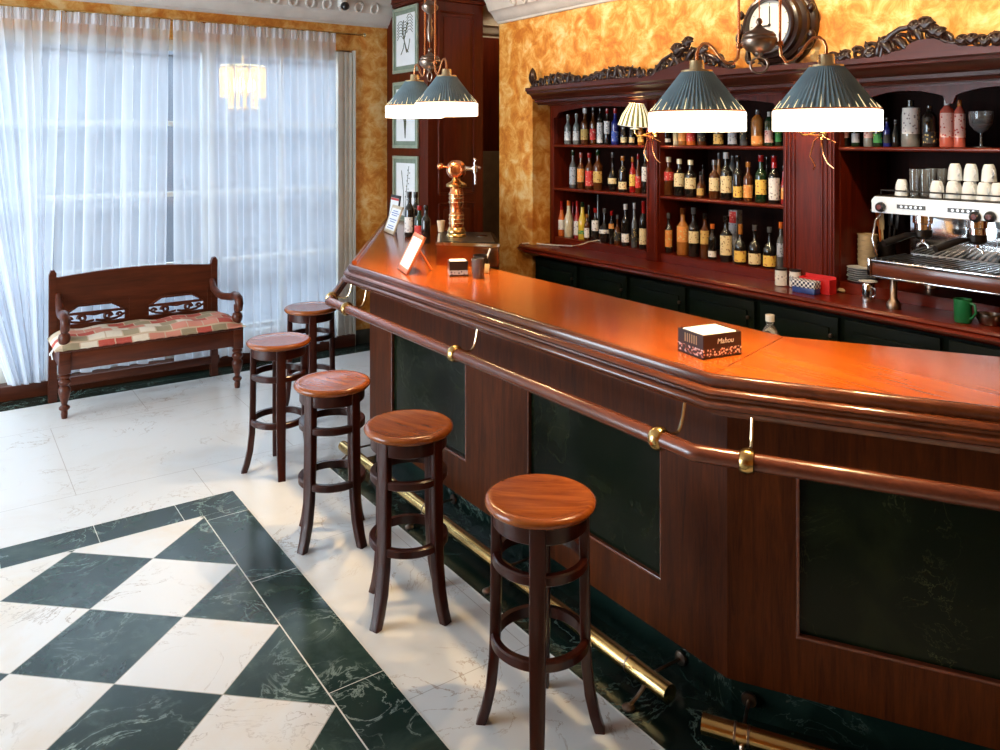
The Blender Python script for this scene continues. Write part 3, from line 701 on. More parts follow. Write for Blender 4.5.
# back: shaped crest board, centre stile, and two pierced carved panels
def bench_top(u): return 0.895+0.035*math.sin(PI*u)
mb = MB(); N = 24; xa, xb = BX0+0.0, BX1-0.095
poly = [(xa+(xb-xa)*i/N, bench_top(i/N)) for i in range(N+1)]
poly = [(xa,0.705)] + [(xa, 0.925)] + [(xa+0.03, 0.90)] + poly[1:-1] + [(xb-0.03,0.90),(xb,0.925),(xb,0.705)]
mb.xz(poly, BYB-0.010, BYB+0.016)
mb.b2((xa,BYB-0.0105,0.47),(xa+0.05,BYB+0.0165,0.715)); mb.b2((xb-0.05,BYB-0.0105,0.47),(xb,BYB+0.0165,0.715)); cx = (xa+xb)/2
mb.b2((cx-0.055,BYB-0.0095,0.47),(cx+0.055,BYB+0.0155,0.715)); mb.b2((xa+0.002,BYB-0.009,0.471),(xb-0.002,BYB+0.015,0.545))
bk = mb.build('backrest', M['bench'], bench, 30)
for a, b in ((xa+0.05, cx-0.055), (cx+0.055, xb-0.05)):
    m_ = (a+b)/2; wv = (b-a)/2
    mb = MB()
    # upper board with a trapezoid opening
    zt = 0.705
    mb.xz([(a,zt),(a,0.625),(m_-wv*0.78,0.625),(m_-wv*0.45,0.672),(m_+wv*0.45,0.672),(m_+wv*0.78,0.625),(b,0.625),(b,zt)], BYB-0.006, BYB+0.010)
    mb.b2((a,BYB-0.006,0.610),(b,BYB+0.010,0.628))
    for sgn in (-1, 1):
        for (ox, sc2, fl) in ((0.085, 1.0, 1), (0.17, 0.7, -1)):
            c0 = m_+sgn*ox; pts = []
            for i in range(22):
                u = i/21; ang = 2.3*PI*u; rr = 0.030*sc2*(1-0.75*u)
                pts.append((c0+sgn*fl*rr*math.cos(ang), BYB, 0.578+rr*math.sin(ang)))
            mb.tube(pts, [0.015*sc2*(1-0.5*i/21) for i in range(22)], 6)
        mb.tube([(m_+sgn*0.005,BYB,0.560),(m_+sgn*0.05,BYB,0.553),(m_+sgn*0.10,BYB,0.552),(m_+sgn*0.15,BYB,0.560),(m_+sgn*0.20,BYB,0.585),(m_+sgn*0.225,BYB,0.575)], 0.009, 6)
        mb.tube([(m_,BYB,0.60),(m_+sgn*0.04,BYB,0.607),(m_+sgn*0.09,BYB,0.612)], 0.009, 6)
    mb.b2((a,BYB-0.006,0.54),(a+0.03,BYB+0.01,0.615)); mb.b2((b-0.03,BYB-0.006,0.54),(b,BYB+0.01,0.615))
    mb.build('pierced_panel', M['bench'], bench, 40)
    mb = MB(); mb.tube([(m_-wv*0.86,BYB-0.012,0.622),(m_-wv*0.48,BYB-0.012,0.677),(m_+wv*0.48,BYB-0.012,0.677),(m_+wv*0.86,BYB-0.012,0.622)], 0.008, 6); mb.build('moulding', M['bench'], bench, 40)
# cushion lies on the seat
def cush(u, v, top_):
    x = BX0-0.03+(BX1-BX0+0.045)*u; y = BYF-0.055+(BYB-BYF+0.035)*v
    e = min(1.0, 12*min(u,1-u))**0.5*min(1.0, 6*min(v,1-v))**0.5 if 0 < u < 1 and 0 < v < 1 else 0
    wv = 0.006*math.sin(u*31)+0.004*math.sin(u*17+v*9)
    z = 0.474+(0.066+wv)*e if top_ else 0.4705
    return (x, y, z+ (0.010 if not top_ and False else 0))
mb = MB(); mb.grid(lambda u, v: cush(u, v, True), 60, 14); mb.grid(lambda u, v: cush(u, v, False), 60, 14)
bmesh.ops.remove_doubles(mb.bm, verts=mb.bm.verts, dist=0.0036); bmesh.ops.recalc_face_normals(mb.bm, faces=mb.bm.faces)
cu = thing('seat_cushion', 'red, pink and cream patchwork plaid cushion lying on the wooden bench', 'cushion', ((BX0+BX1)/2, 6.4, 0.4705))
mb.build('pad', M['plaid'], cu, 80)
mb = MB(); pts = []
for i in range(60): pts.append((BX0-0.025+(BX1-BX0+0.035)*i/59, BYF-0.056+0.003*math.sin(i*2.2), 0.478+0.003*math.sin(i*1.9)))
mb.tube(pts, 0.008, 6); mb.build('piping', M['plaid'], cu, 80)
for k in range(2):
    mb = MB()
    bx = BX0-0.035; by = BYF-0.03
    mb.tube([(bx,by,0.485),(bx-0.012-0.01*k,by-0.012,0.46),(bx-0.005-0.015*k,by-0.016,0.42+0.03*k)], 0.005, 6); mb.build('tie', M['porcelain'], cu, 80)

#======================================================================= WALL COLUMN WITH PICTURES
col = thing('panelled_column', 'dark red-brown panelled wooden column standing at the far end of the bar', 'column', (3.78, 6.45, 0))
KX0, KX1, KY0, KY1 = 3.49, 4.066, 6.07, WY-0.003
mb = MB(); mb.b2((KX0,KY0,0),(KX1,KY1,CZ-0.14)); mb.build('shaft', M['column'], col, 0)
kp = [(KX0,KY1),(KX0,KY0),(KX1,KY0),(KX1,KY1)]
mb = MB(); mb.strip(kp, [(0,3.12),(-0.02,3.125),(-0.03,3.15),(-0.05,3.16),(-0.06,3.20),(-0.085,3.235),(-0.10,3.24),(-0.10,CZ-0.001),(0,CZ-0.001)]); mb.build('capital', M['column'], col)
mb = MB(); mb.b2((KX0,KY0,CZ-0.14),(KX1,KY1,CZ-0.001)); mb.build('block', M['column'], col, 0)
def panel_front(z0, z1):
    mb = MB(); x0, x1 = KX0+0.11, KX1-0.10; y = KY0
    for (a, b) in (((x0,z0),(x1,z0)), ((x0,z1),(x1,z1)), ((x0,z0),(x0,z1)), ((x1,z0),(x1,z1))):
        mb.tube([(a[0],y-0.002,a[1]),(b[0],y-0.002,b[1])], 0.011, 8)
    mb.b2((x0+0.045,y-0.012,z0+0.045),(x1-0.045,y+0.001,z1-0.045),0.008); mb.build('raised_panel', M['column'], col, 40)
panel_front(1.42, 3.03); panel_front(0.25, 1.33)
# framed botanical prints on the side of the column
def print_frame(label, z0, z1, kind, seed):
    y0, y1 = 6.70, 6.225; rnd = random.Random(seed)
    t = thing('framed_print', label, 'picture', (KX0, (y0+y1)/2, z0), group='framed botanical prints on the column')
    mb = MB(); x = KX0
    mb.b2((x-0.022,y1,z0),(x-0.001,y0,z0+0.028),0.003).b2((x-0.022,y1,z1-0.028),(x-0.001,y0,z1),0.003).b2((x-0.0215,y1,z0+0.02),(x-0.001,y1+0.028,z1-0.02),0.003).b2((x-0.0215,y0-0.028,z0+0.02),(x-0.001,y0,z1-0.02),0.003)
    mb.build('frame', M['sage'], t, 30)
    mb = MB(); mb.b2((x-0.010,y1+0.02,z0+0.02),(x-0.002,y0-0.02,z1-0.02)); mb.build('mat', M['sage_dark'], t, 0)
    mb = MB(); mb.b2((x-0.012,y1+0.062,z0+0.065),(x-0.009,y0-0.062,z1-0.065)); sheet = mb.build('sheet', M['paper'], t, 0)
    mb = MB(); xc = x-0.0135; yc = (y0+y1)/2; h = z1-z0
    def fr(pts, r): mb.tube([(xc, yc+a, z0+b*h) for a, b in pts], r, 5)
    if kind == 'palm':
        fr([(-0.03,0.30),(0.0,0.42),(0.05,0.62),(0.03,0.8)], 0.005); fr([(-0.06,0.30),(-0.02,0.36),(0.02,0.50),(-0.05,0.75)], 0.005); fr([(0.08,0.28),(0.03,0.38),(0.02,0.45)], 0.004); fr([(-0.09,0.5),(-0.06,0.35),(-0.03,0.31)], 0.004)
        for s_, cy, b0 in ((1, 0.04, 0.52), (-1, -0.03, 0.60)):
            for k in range(6):
                zc = b0+k*0.045
                fr([(cy,zc),(cy+s_*0.03,zc+0.045),(cy+s_*0.07,zc+0.045),(cy+s_*0.11,zc-0.01)], 0.003)
                if k < 4: fr([(cy,zc),(cy-s_*0.02,zc+0.04),(cy-s_*0.05,zc+0.03)], 0.003)
    elif kind == 'grass':
        for k in range(7): fr([(0.0,0.15),(rnd.uniform(-0.02,0.02),0.4),(rnd.uniform(-0.08,0.08),0.66),(rnd.uniform(-0.12,0.12),0.72)], 0.004)
    else:
        fr([(0.02,0.12),(0.03,0.45),(0.07,0.78)], 0.003)
        fr([(0.0,0.12),(-0.02,0.45),(-0.07,0.85)], 0.003)
        for k in range(12):
            zz = 0.35+k*0.04; yy = -0.02-0.05*(k/11)+(0.018 if k % 2 else -0.018); mb.lathe([(0,-0.006),(0.008,0),(0,0.006)], (xc, yc+yy, z0+zz*h), 6)
    mb.build('drawing', M['ink'], t, 60)
M['sage'] = plain('sage_frame_paint', (0.33, 0.37, 0.27), 0.5); M['sage_dark'] = plain('sage_mat_board', (0.22, 0.27, 0.20), 0.7); M['ink'] = plain('botanical_ink', (0.09, 0.09, 0.04), 0.8)
print_frame('topmost framed botanical print, drooping palm fronds', 2.51, 3.11, 'palm', 1)
print_frame('second framed print from the top, half hidden by the pendant shades', 1.82, 2.43, 'grass', 2)
print_frame('lowest framed print, thin flowering stems, behind the dark wine bottles', 1.14, 1.75, 'stem', 3)

# passage beyond the column: pale door leaf
t = thing('door_3', None, None, (4.35, WY, 0)); t['kind'] = 'structure'
mb = MB(); mb.b2((4.10,WY-0.06,0.0),(4.80,WY-0.022,1.78),0.005); d = mb.build('door_leaf', plain('taupe_door_paint', (0.17,0.12,0.08), 0.5), t, 30)

#======================================================================= BACK BAR
BC = 4.07; BZ = 0.99
# low counter
cnt = thing('back_counter', 'low service counter under the bottle shelves, dark green doors and moulded wooden top', 'counter', (4.4, 3.0, 0))
mb = MB(); mb.b2((4.14,0.75,0.02),(4.94,5.38,0.925)); mb.build('carcass', M['green_door'], cnt, 0)
cp = [(4.195,5.66),(4.13,5.60),(BC,5.42),(BC,0.72)]
mb = MB(); poly = [(4.94,5.497),(4.203,5.497),(4.195,5.66)] ; mb.prism([(4.94,0.72),(4.94,5.49),(4.197,5.49),(4.197,5.65),(4.14,5.60),(BC+0.02,5.42),(BC+0.02,0.72)], 0.045, Matrix.Translation((0,0,BZ-0.045))); mb.build('worktop', M['caby'], cnt, 0)
mb = MB(); mb.strip(cp, [(0.03,BZ-0.0003),(0.012,BZ+0.003),(0.0,BZ-0.004),(-0.006,BZ-0.014),(0.0,BZ-0.022),(-0.012,BZ-0.026),(-0.018,BZ-0.036),(-0.012,BZ-0.048),(0.0,BZ-0.054),(0.04,BZ-0.056),(0.06,BZ-0.075),(0.07,BZ-0.075),(0.07,BZ-0.046),(0.03,BZ-0.046)]); mb.build('moulded_edge', M['caby'], cnt)
for i in range(8):
    y1 = 5.34-0.56*i; y0 = y1-0.52
    mb = MB(); mb.b2((4.118,y0,0.12),(4.139,y1,0.90),0.004); d = mb.build('door', M['green_door'], cnt, 30)
    mb = MB(); mb.b2((4.106,y0+0.05,0.30),(4.119,y1-0.05,0.84),0.008); sub(mb, 'raised_panel', M['green_door'], d, 30)
    mb = MB(); mb.lathe([(0,-0.022),(0.012,-0.018),(0.010,-0.005),(0.005,0),(0,0)], (4.106, y0+0.03, 0.80), 12, RY); sub(mb, 'knob', M['bronze'], d)

# shelving
cab = thing('back_bar_cabinet', 'tall reddish wooden back bar with three bays of bottle shelves and carved cresting', 'cabinet', (4.6, 3.2, BZ))
F = 4.38; BK = 4.93
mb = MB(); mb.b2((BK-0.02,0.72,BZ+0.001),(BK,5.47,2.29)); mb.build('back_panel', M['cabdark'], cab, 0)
def stile(y0, y1, x0=F, x1=BK-0.02, z0=BZ+0.001, z1=2.22, nm='stile'):
    mb = MB(); mb.b2((x0,y0,z0),(x1,y1,z1),0.003); return mb.build(nm, M['cab'], cab, 30)
stile(5.43, 5.485); stile(4.18, 4.30); stile(2.74, 3.12, F+0.02); stile(1.10, 1.14); stile(0.72,0.76)
SH = [1.857, 1.483]
def shelf(y0, y1, z, d=0.0):
    mb = MB(); mb.b2((F+0.012+d,y0+0.001,z-0.024),(BK-0.021,y1-0.001,z)); mb.tube([(F+0.012+d,y0+0.001,z-0.012),(F+0.012+d,y1-0.001,z-0.012)], 0.013, 10); mb.build('shelf', M['caby'], cab, 60)
for (y0, y1) in ((4.30,5.43),(3.12,4.18)):
    for z in SH: shelf(y0, y1, z)
    mb = MB(); mb.b2((F+0.01,y0,BZ+0.001),(BK-0.021,y1,1.055)); mb.build('base_board', M['caby'], cab, 0)
shelf(1.14, 2.74, 1.857)
mb = MB(); mb.b2((F+0.01,1.14,BZ+0.001),(BK-0.021,2.74,1.055)); mb.build('base_board', M['caby'], cab, 0)
shelf(0.76, 1.10, 1.857)
# back divisions of the right bay
# fluted pilaster
mb = MB(); mb.b2((4.345,2.745,BZ+0.001),(F+0.03,3.095,2.20)); 
mb.b2((4.335,2.738,BZ+0.001),(F,3.103,1.06),0.004); mb.b2((4.335,2.738,2.14),(F,3.103,2.20),0.004)
for y in (2.765,2.795,2.825, 3.015,3.045,3.075): mb.tube([(4.345,y,1.07),(4.345,y,2.13)], 0.010, 8)
mb.build('pilaster', M['cab'], cab, 50)
mb = MB(); mb.b2((4.355,4.185,BZ+0.002),(F+0.01,4.295,2.20),0.003); mb.tube([(4.355,4.20,1.06),(4.355,4.20,2.18)],0.008,8); mb.tube([(4.355,4.28,1.06),(4.355,4.28,2.18)],0.008,8); mb.build('pilaster', M['cab'], cab, 50)
# wavy valances
def valance(y0, y1, humps=1):
    mb = MB(); n = 30; pts = []
    for i in range(n+1):
        u = i/n; z = 2.115+0.055*abs(math.sin(PI*u*humps))**0.7
        if u < 0.04 or u > 0.96: z = 2.09
        pts.append((y0+(y1-y0)*u, z))
    mb.yz(pts+[(y1,2.23),(y0,2.23)], F-0.005, F+0.02); mb.build('valance', M['cab'], cab, 30)
valance(4.30,5.43); valance(3.12,4.18); valance(2.10,2.60); valance(1.62,2.10); valance(1.14,1.62)
# frieze and cornice
mb = MB(); mb.b2((F-0.02,0.72,2.19),(BK,5.485,2.29)); mb.build('frieze', M['caby'], cab, 0)
cpath = [(4.20,0.74),(4.20,5.44),(4.196,5.441)]
mb = MB(); mb.strip([(4.196,0.74),(4.196,5.42)], [(-0.18,2.195),(0.0,2.195),(0.01,2.21),(0.03,2.215),(0.035,2.235),(0.06,2.245),(0.075,2.27),(0.10,2.285),(0.115,2.285),(0.12,2.30),(0.135,2.31),(0.135,2.335),(0.0,2.335),(0.0,2.297),(-0.18,2.293)])
mb.build('cornice', M['cornice'], cab, 30)
# shaped pediment board behind the carving
def Yp(px, X=4.12): return onX(px, 100, X).y
crest_top = [(534,88),(600,80),(650,76),(664,70),(690,60),(712,66),(735,74),(775,78),(812,75),(845,70),(862,64),(880,60),(902,50),(917,41),(934,38),(948,43),(965,46),(1000,47),(1040,46),(1100,35),(1160,20)]
poly = []
for (px, py) in crest_top:
    q = onX(px, py, 4.12); poly.append((q.y, max(q.z, 2.345)))
poly = [(y, z) for y, z in poly if y > 0.75]
crest = list(poly)
mb = MB(); mb.yz(poly+[(poly[-1][0],2.335),(poly[0][0],2.335)], 4.10, 4.145); mb.build('pediment', M['cornice'], cab, 30)
# carved scroll and acanthus cresting
def crest_z(y):
    for (a, b) in zip(crest, crest[1:]):
        if b[0] <= y <= a[0]: return a[1]+(b[1]-a[1])*(a[0]-y)/(a[0]-b[0])
    return 2.34
mb = MB(); rnd = random.Random(5)
def scroll(y, z, s, d=1, turns=1.5, x=4.115, th=0.016):
    pts = []; rad = []
    for i in range(22):
        u = i/21; a = 2*PI*turns*u; r_ = s*(1-0.82*u)
        pts.append((x-0.006*math.sin(u*3), y+d*r_*math.cos(a+0.6), z+r_*math.sin(a+0.6))); rad.append(th*(1-0.4*u))
    mb.tube(pts, rad, 6)
def leaf(y, z, l, ang, x=4.11):
    a = R(ang); dy, dz = math.cos(a), math.sin(a); pts = [(x, y+dy*l*u, z+dz*l*u+0.25*l*math.sin(u*PI)*abs(dy)) for u in (0,0.3,0.6,1.0)]
    mb.tube(pts, [l*0.16, l*0.26, l*0.20, l*0.04], 6)
y = 5.34
while y > 0.95:
    h = 0.040+0.014*math.sin(y*9)
    zc = crest_z(y)
    # leave the clock free
    if not (2.62 < y < 3.25):
        scroll(y, zc+h*0.6, h, 1 if int(y*20) % 2 else -1, 1.4, 4.115, 0.014)
        leaf(y-0.03, zc+0.005, h*1.9, rnd.choice((60, 110, 35, 140)))
        leaf(y+0.02, zc+h*0.8, h*1.1, rnd.choice((70, 100)))
    y -= 0.078
# big acanthus clusters
for (px, py, s) in ((597,76,0.045),(640,76,0.045),(678,52,0.075),(688,44,0.06),(703,52,0.06),(720,60,0.05),(842,58,0.04),(870,56,0.045),(885,42,0.04),(926,26,0.06),(934,32,0.05),(915,28,0.05),(940,34,0.045),(962,41,0.04),(972,40,0.04),(985,42,0.04),(997,40,0.045)):
    q = onX(px, py, 4.11); scroll(q.y, q.z, s*0.75, rnd.choice((1,-1)), 1.3, 4.108, s*0.22)
    for a in (30, 75, 120, 160): leaf(q.y, q.z-0.01, s*1.0, a, 4.10)
# long C scrolls
def cpx(pts, r): mb.tube([tuple(onX(a, b, 4.11)) for a, b in pts], r, 8)
cpx([(880,60),(883,47),(890,36),(900,29),(912,27),(924,30)], [0.013,0.016,0.018,0.016,0.014,0.010])
cpx([(646,82),(655,72),(663,60),(672,54)], [0.010,0.014,0.014,0.012]); cpx([(700,52),(712,56),(722,64),(733,70)], [0.012,0.014,0.012,0.010])
cpx([(560,84),(585,79),(600,73),(618,78),(640,78)], [0.010,0.012,0.014,0.012,0.010]); cpx([(936,30),(942,40),(952,43),(966,42)], [0.010,0.012,0.012,0.008])
mb.build('carved_cresting', M['carve'], cab, 60)
# pine-cone finial on the far corner
mb = MB(); q = onX(533, 88, 4.10); mb.lathe([(0,0),(0.022,0.0),(0.024,0.012),(0.012,0.024),(0.016,0.034),(0.030,0.055),(0.036,0.085),(0.030,0.12),(0.018,0.15),(0,0.175)], (4.115, 5.385, 2.335), 14, None, True, -0.12)
mb.build('finial', M['carve'], cab, 20)

# clock above the pilaster
ck = thing('wall_clock', 'round wall clock in a deep dark carved wooden case above the back bar', 'clock', (4.10, 3.0, 2.56))
CCY, CCZ = 2.995, 2.585
mb = MB(); mb.lathe([(0.150,0.155),(0.158,0.160),(0.170,0.158),(0.178,0.148),(0.178,0.138),(0.186,0.132),(0.196,0.128),(0.200,0.112),(0.200,0.096),(0.212,0.088),(0.222,0.080),(0.226,0.062),(0.224,0.048),(0.240,0.040),(0.248,0.028),(0.250,0.001),(0.10,0.001),(0.145,0.120),(0.150,0.155)], (4.199,CCY,CCZ), 56, Matrix.Rotation(-PI/2, 3, 'Y'), False); mb.build('case', M['carve'], ck, 30)
mb = MB(); mb.lathe([(0,0.122),(0.151,0.122),(0.151,0.126),(0,0.126)], (4.199,CCY,CCZ), 48, Matrix.Rotation(-PI/2, 3, 'Y')); mb.build('dial', M['white'], ck, 30)
mb = MB(); xh = 4.199-0.129
mb.box((xh, CCY, CCZ+0.055), (0.002, 0.006, 0.12)); mb.box((xh-0.002, CCY+0.04, CCZ-0.003), (0.002, 0.085, 0.011)); mb.lathe([(0,0),(0.010,0.0),(0.010,0.004),(0,0.004)], (xh,CCY,CCZ), 12, Matrix.Rotation(-PI/2,3,'Y'))
mb.build('hands', M['blacki'], ck, 0)
mb = MB()
for k in range(12):
    a = k*PI/6; mb.box((xh+0.001, CCY+0.128*math.cos(a), CCZ+0.128*math.sin(a)), (0.001, 0.014, 0.003), rot=Matrix.Rotation(a, 3, 'X'))
mb.build('hour_marks', M['ink'], ck, 0)
mb = MB()
for k in range(5):
    a = R(200+k*35); 
    pts = [(4.12, CCY+(0.255+0.02*math.sin(u*6))*math.cos(a+u*0.5), CCZ+(0.255+0.02*math.sin(u*6))*math.sin(a+u*0.5)) for u in [i/8 for i in range(9)]]
    mb.tube(pts, [0.006,0.012,0.018,0.020,0.018,0.015,0.012,0.009,0.004], 6)
for k in (0.35, -0.35, PI-0.3, PI+0.3):
    mb.lathe([(0,-0.03),(0.02,-0.015),(0.026,0),(0.016,0.02),(0,0.035)], (4.12, CCY+0.26*math.cos(k), CCZ+0.26*math.sin(k)), 8)
mb.build('carving', M['carve'], ck, 60)

#======================================================================= PENDANT LIGHTS
def make_pendant():
    t = thing('pendant_light', 'x', 'pendant light', (0,0,0), local=True, group='two-shade pendants over the bar')
    S = 0.207
    # body, ring below, spindle above
    mb = MB(); mb.lathe([(0,-0.045),(0.012,-0.04),(0.016,-0.028),(0.038,-0.022),(0.054,-0.004),(0.058,0.012),(0.058,0.018),(0.052,0.024),(0.054,0.030),(0.046,0.040),(0.022,0.050),(0.014,0.058),(0.007,0.066),(0.012,0.074),(0.009,0.084),(0,0.09)], (0,0,0), 28); mb.build('body', M['bronze'], t, 50)
    mb = MB(); mb.tube([(0.028*math.cos(a*PI/10), 0, -0.068+0.026*math.sin(a*PI/10)) for a in range(20)], 0.004, 6, True); mb.build('pull_ring', M['bronze'], t)
    mb = MB(); mb.lathe([(0,0.12),(0.006,0.12),(0.014,0.14),(0.018,0.19),(0.010,0.22),(0.016,0.235),(0.008,0.25),(0.008,0.27),(0.030,0.285),(0.044,0.30),(0.046,0.315),(0.030,0.33),(0.012,0.345),(0.010,0.36),(0,0.365)], (0,0,0), 20); mb.build('spindle', M['bronze'], t, 50)
    mb = MB(); mb.tube([(0,0,0.085),(0,0,1.10)], 0.002, 8); mb.build('cable', M['copper'], t)
    for s in (-1, 1):
        mb = MB(); mb.tube([(s*0.066,0,-0.02),(s*0.066,0,1.10)], 0.0045, 8); mb.lathe([(0,-0.012),(0.010,-0.006),(0.010,0.006),(0,0.012)], (s*0.066,0,0.0), 12); mb.tube([(s*0.052,0,0.0),(s*0.070,0,0.0)],0.006,8); mb.build('rod', M['copper'], t)
        mb = MB(); pts = []
        for (x, z) in ((0.066,-0.015),(0.069,-0.040),(0.085,-0.060),(0.105,-0.058),(0.130,-0.035),(0.150,-0.005),(0.168,0.012),(0.186,0.013),(0.200,0.0),(0.207,-0.02),(0.207,-0.045)): pts.append((s*x,0,z))
        mb.tube(pts, 0.0055, 10); mb.build('arm', M['copper'], t, 60)
        X0 = s*S; zt = -0.076
        mb = MB(); mb.lathe([(0,zt+0.035),(0.024,zt+0.033),(0.026,zt+0.004),(0.028,zt),(0.053,zt-0.001),(0.054,zt-0.008),(0,zt-0.008)], (X0,0,0), 24); sc_ = mb.build('shade_cap', M['paleb'], t, 50)
        mb = MB(); mb.lathe([(0.050,zt-0.004),(0.153,zt-0.142),(0.151,zt-0.144),(0.048,zt-0.008),(0.050,zt-0.004)], (X0,0,0), 120, None, False, 0.035); sh_ = mb.build('lamp_shade', M['shade'], t, 20)
        mb = MB()
        for k in range(36):
            a = 2*PI*k/36; c_, s_ = math.cos(a), math.sin(a); hgt = 0.012+0.030*(((k*7) % 5)/4)**2
            r1 = 0.1535; r0 = r1-hgt*0.746
            rt = Vector((-s_, c_, 0))
            p0 = Vector((X0+c_*(r0*1.04+0.002), s_*(r0*1.04+0.002), zt-0.142+hgt)); p1 = Vector((X0+c_*(r1*1.035+0.002), s_*(r1*1.035+0.002), zt-0.142))
            tb = bmesh.new(); vs = [tb.verts.new(p0), tb.verts.new(p1+rt*0.0016), tb.verts.new(p1-rt*0.0016)]; inn = Vector((c_, s_, 0))*0.002
            vs2 = [tb.verts.new(v.co-inn) for v in vs]; tb.faces.new(vs); tb.faces.new(vs2)
            for i in range(3): tb.faces.new((vs[i], vs[(i+1)%3], vs2[(i+1)%3], vs2[i]))
            mb._merge(tb)
        o_ = mb.build('pleat_glow_slivers', M['slit'], None, 0); o_.parent = sh_  # emissive wedges on the cone stand in for lamplight leaking between pleats
        mb = MB(); mb.lathe([(0.159,zt-0.143),(0.164,zt-0.147),(0.164,zt-0.208),(0.161,zt-0.211),(0.158,zt-0.208),(0.158,zt-0.147),(0.159,zt-0.143)], (X0,0,0), 48, None, False); mb.build('shade_band', M['band'], t, 50)
        mb = MB(); mb.tube([(X0+0.160*math.cos(a*PI/24), 0.160*math.sin(a*PI/24), zt-0.1425) for a in range(48)], 0.003, 6, True); mb.build('trim', M['copper'], t)
        mb = MB(); mb.lathe([(0,-0.06),(0.018,-0.052),(0.026,-0.035),(0.022,-0.012),(0.012,0.01),(0,0.02)], (X0,0,zt-0.085), 16); mb.build('bulb', M['glow'], t)
    mb = MB(); mb.lathe([(0,1.04),(0.02,1.045),(0.085,1.07),(0.09,1.09),(0.09,1.10),(0,1.10)], (0,0,0), 28); mb.build('ceiling_rose', M['bronze'], t)
    return t
pd = make_pendant()
def hang(o, x, y, z, ang, lb, up=0):
    o.location = (x, y, z); o.rotation_euler = (0,0,ang); o['label'] = lb
    for ch in o.children:
        if ch.name.split('.')[0] in ('rod', 'cable', 'ceiling_rose'):
            ext = CZ-z-0.001
            if ch.name.split('.')[0] == 'ceiling_rose': ch.location.z = ext-1.10
            else: ch.data = ch.data.copy(); [setattr(v.co, 'z', ext-0.01) for v in ch.data.vertices if v.co.z > 1.0]
    if up:
        for ch in o.children:
            if ch.name.split('.')[0] == 'spindle': ch.location.z = up
    for s in (-1, 1):
        c, s_ = math.cos(ang), math.sin(ang)
        light('bulb_light', 'POINT', (x+s*0.207*c, y+s*0.207*s_, z-0.262), 14, WARM, 0.02)
        light('reflector_bulb_light', 'SPOT', (x+s*0.207*c, y+s*0.207*s_, z-0.225), 62, (1.0, 0.70, 0.36), 0.02, rot=(0,0,0), spot=(R(88), 1.0))
pd2 = copy_tree(pd)
hang(pd, 2.222, 1.675, 2.214, math.atan2(-0.37, 0.187), 'nearer pendant lamp, two large pleated shades in front of the clock', 0.42)
hang(pd2, 2.185, 3.78, 2.31, math.atan2(-0.412, -0.039), 'farther pendant lamp, two pleated shades in front of the wooden column')

# sconces on the back bar
def make_sconce():
    t = thing('wall_sconce', 'x', 'wall lamp', (0,0,0), local=True, group='small sconces on the back bar')
    mb = MB(); mb.lathe([(0,0),(0.030,0.0),(0.028,0.010),(0.014,0.018),(0,0.020)], (0,0,0), 20, Matrix.Rotation(-PI/2,3,'Y')); mb.build('back_plate', M['brass'], t)
    mb = MB(); mb.tube([(-0.012,0,0),(-0.05,0.0,0.02),(-0.09,0.03,0.0),(-0.12,0.06,-0.005),(-0.13,0.075,0.02),(-0.13,0.075,0.05)], 0.006, 8); mb.build('arm', M['brass'], t)
    mb = MB(); mb.tube([(-0.012,0,0.0),(-0.05,-0.02,-0.05),(-0.06,-0.04,-0.12),(-0.05,-0.06,-0.17),(-0.045,-0.10,-0.20)], 0.0045, 8); mb.tube([(-0.012,0,0.0),(-0.05,0.03,-0.04),(-0.06,0.05,-0.13),(-0.05,0.02,-0.19),(-0.04,0.04,-0.21)], 0.0055, 8); mb.tube([(-0.10,0.04,0.0),(-0.08,-0.04,-0.01),(-0.06,-0.12,-0.05)], 0.005, 8); mb.build('scroll', M['copper'], t)
    mb = MB(); mb.lathe([(0,0.04),(0.034,0.045),(0.036,0.052),(0.012,0.056),(0.011,0.10),(0,0.10)], (-0.13,0.075,0), 18); mb.build('candle', M['porcelain'], t)
    mb = MB(); mb.lathe([(0,0),(0.012,0.01),(0.015,0.03),(0.008,0.05),(0,0.06)], (-0.13,0.075,0.10), 12); mb.build('bulb', M['bulb'], t)
    mb = MB(); mb.lathe([(0.108,0.0),(0.085,0.075),(0.045,0.150),(0.043,0.150),(0.083,0.073),(0.106,0.0),(0.108,0.0)], (0,0,0), 72, None, False, 0.02)
    sh = mb.build('lamp_shade', M['stripe'], t, 60); sh.location = (-0.13,0.075,0.072); sh.scale = (1.15,1.15,1.1); sh.rotation_euler = (0.12,0,0)
    mb = MB(); mb.tube([(0.1085*math.cos(a*PI/18),0.1085*math.sin(a*PI/18),0.0) for a in range(36)],0.003,6,True); o_ = mb.build('trim', M['white'], None); o_.parent = sh
    return t
sn = make_sconce(); sn2 = copy_tree(sn)
for o, y, x, lb in ((sn, 4.24, 4.352, 'small sconce with a striped pleated shade between the left and middle bottle bays'), (sn2, 2.85, 4.343, 'sconce on the wide fluted pilaster, mostly behind the near pendant shade')):
    o.location = (x, y-0.035, 1.93); o['label'] = lb
    light('bulb_light', 'POINT', (x-0.13, y+0.04, 2.07), 7, WARM, 0.03)
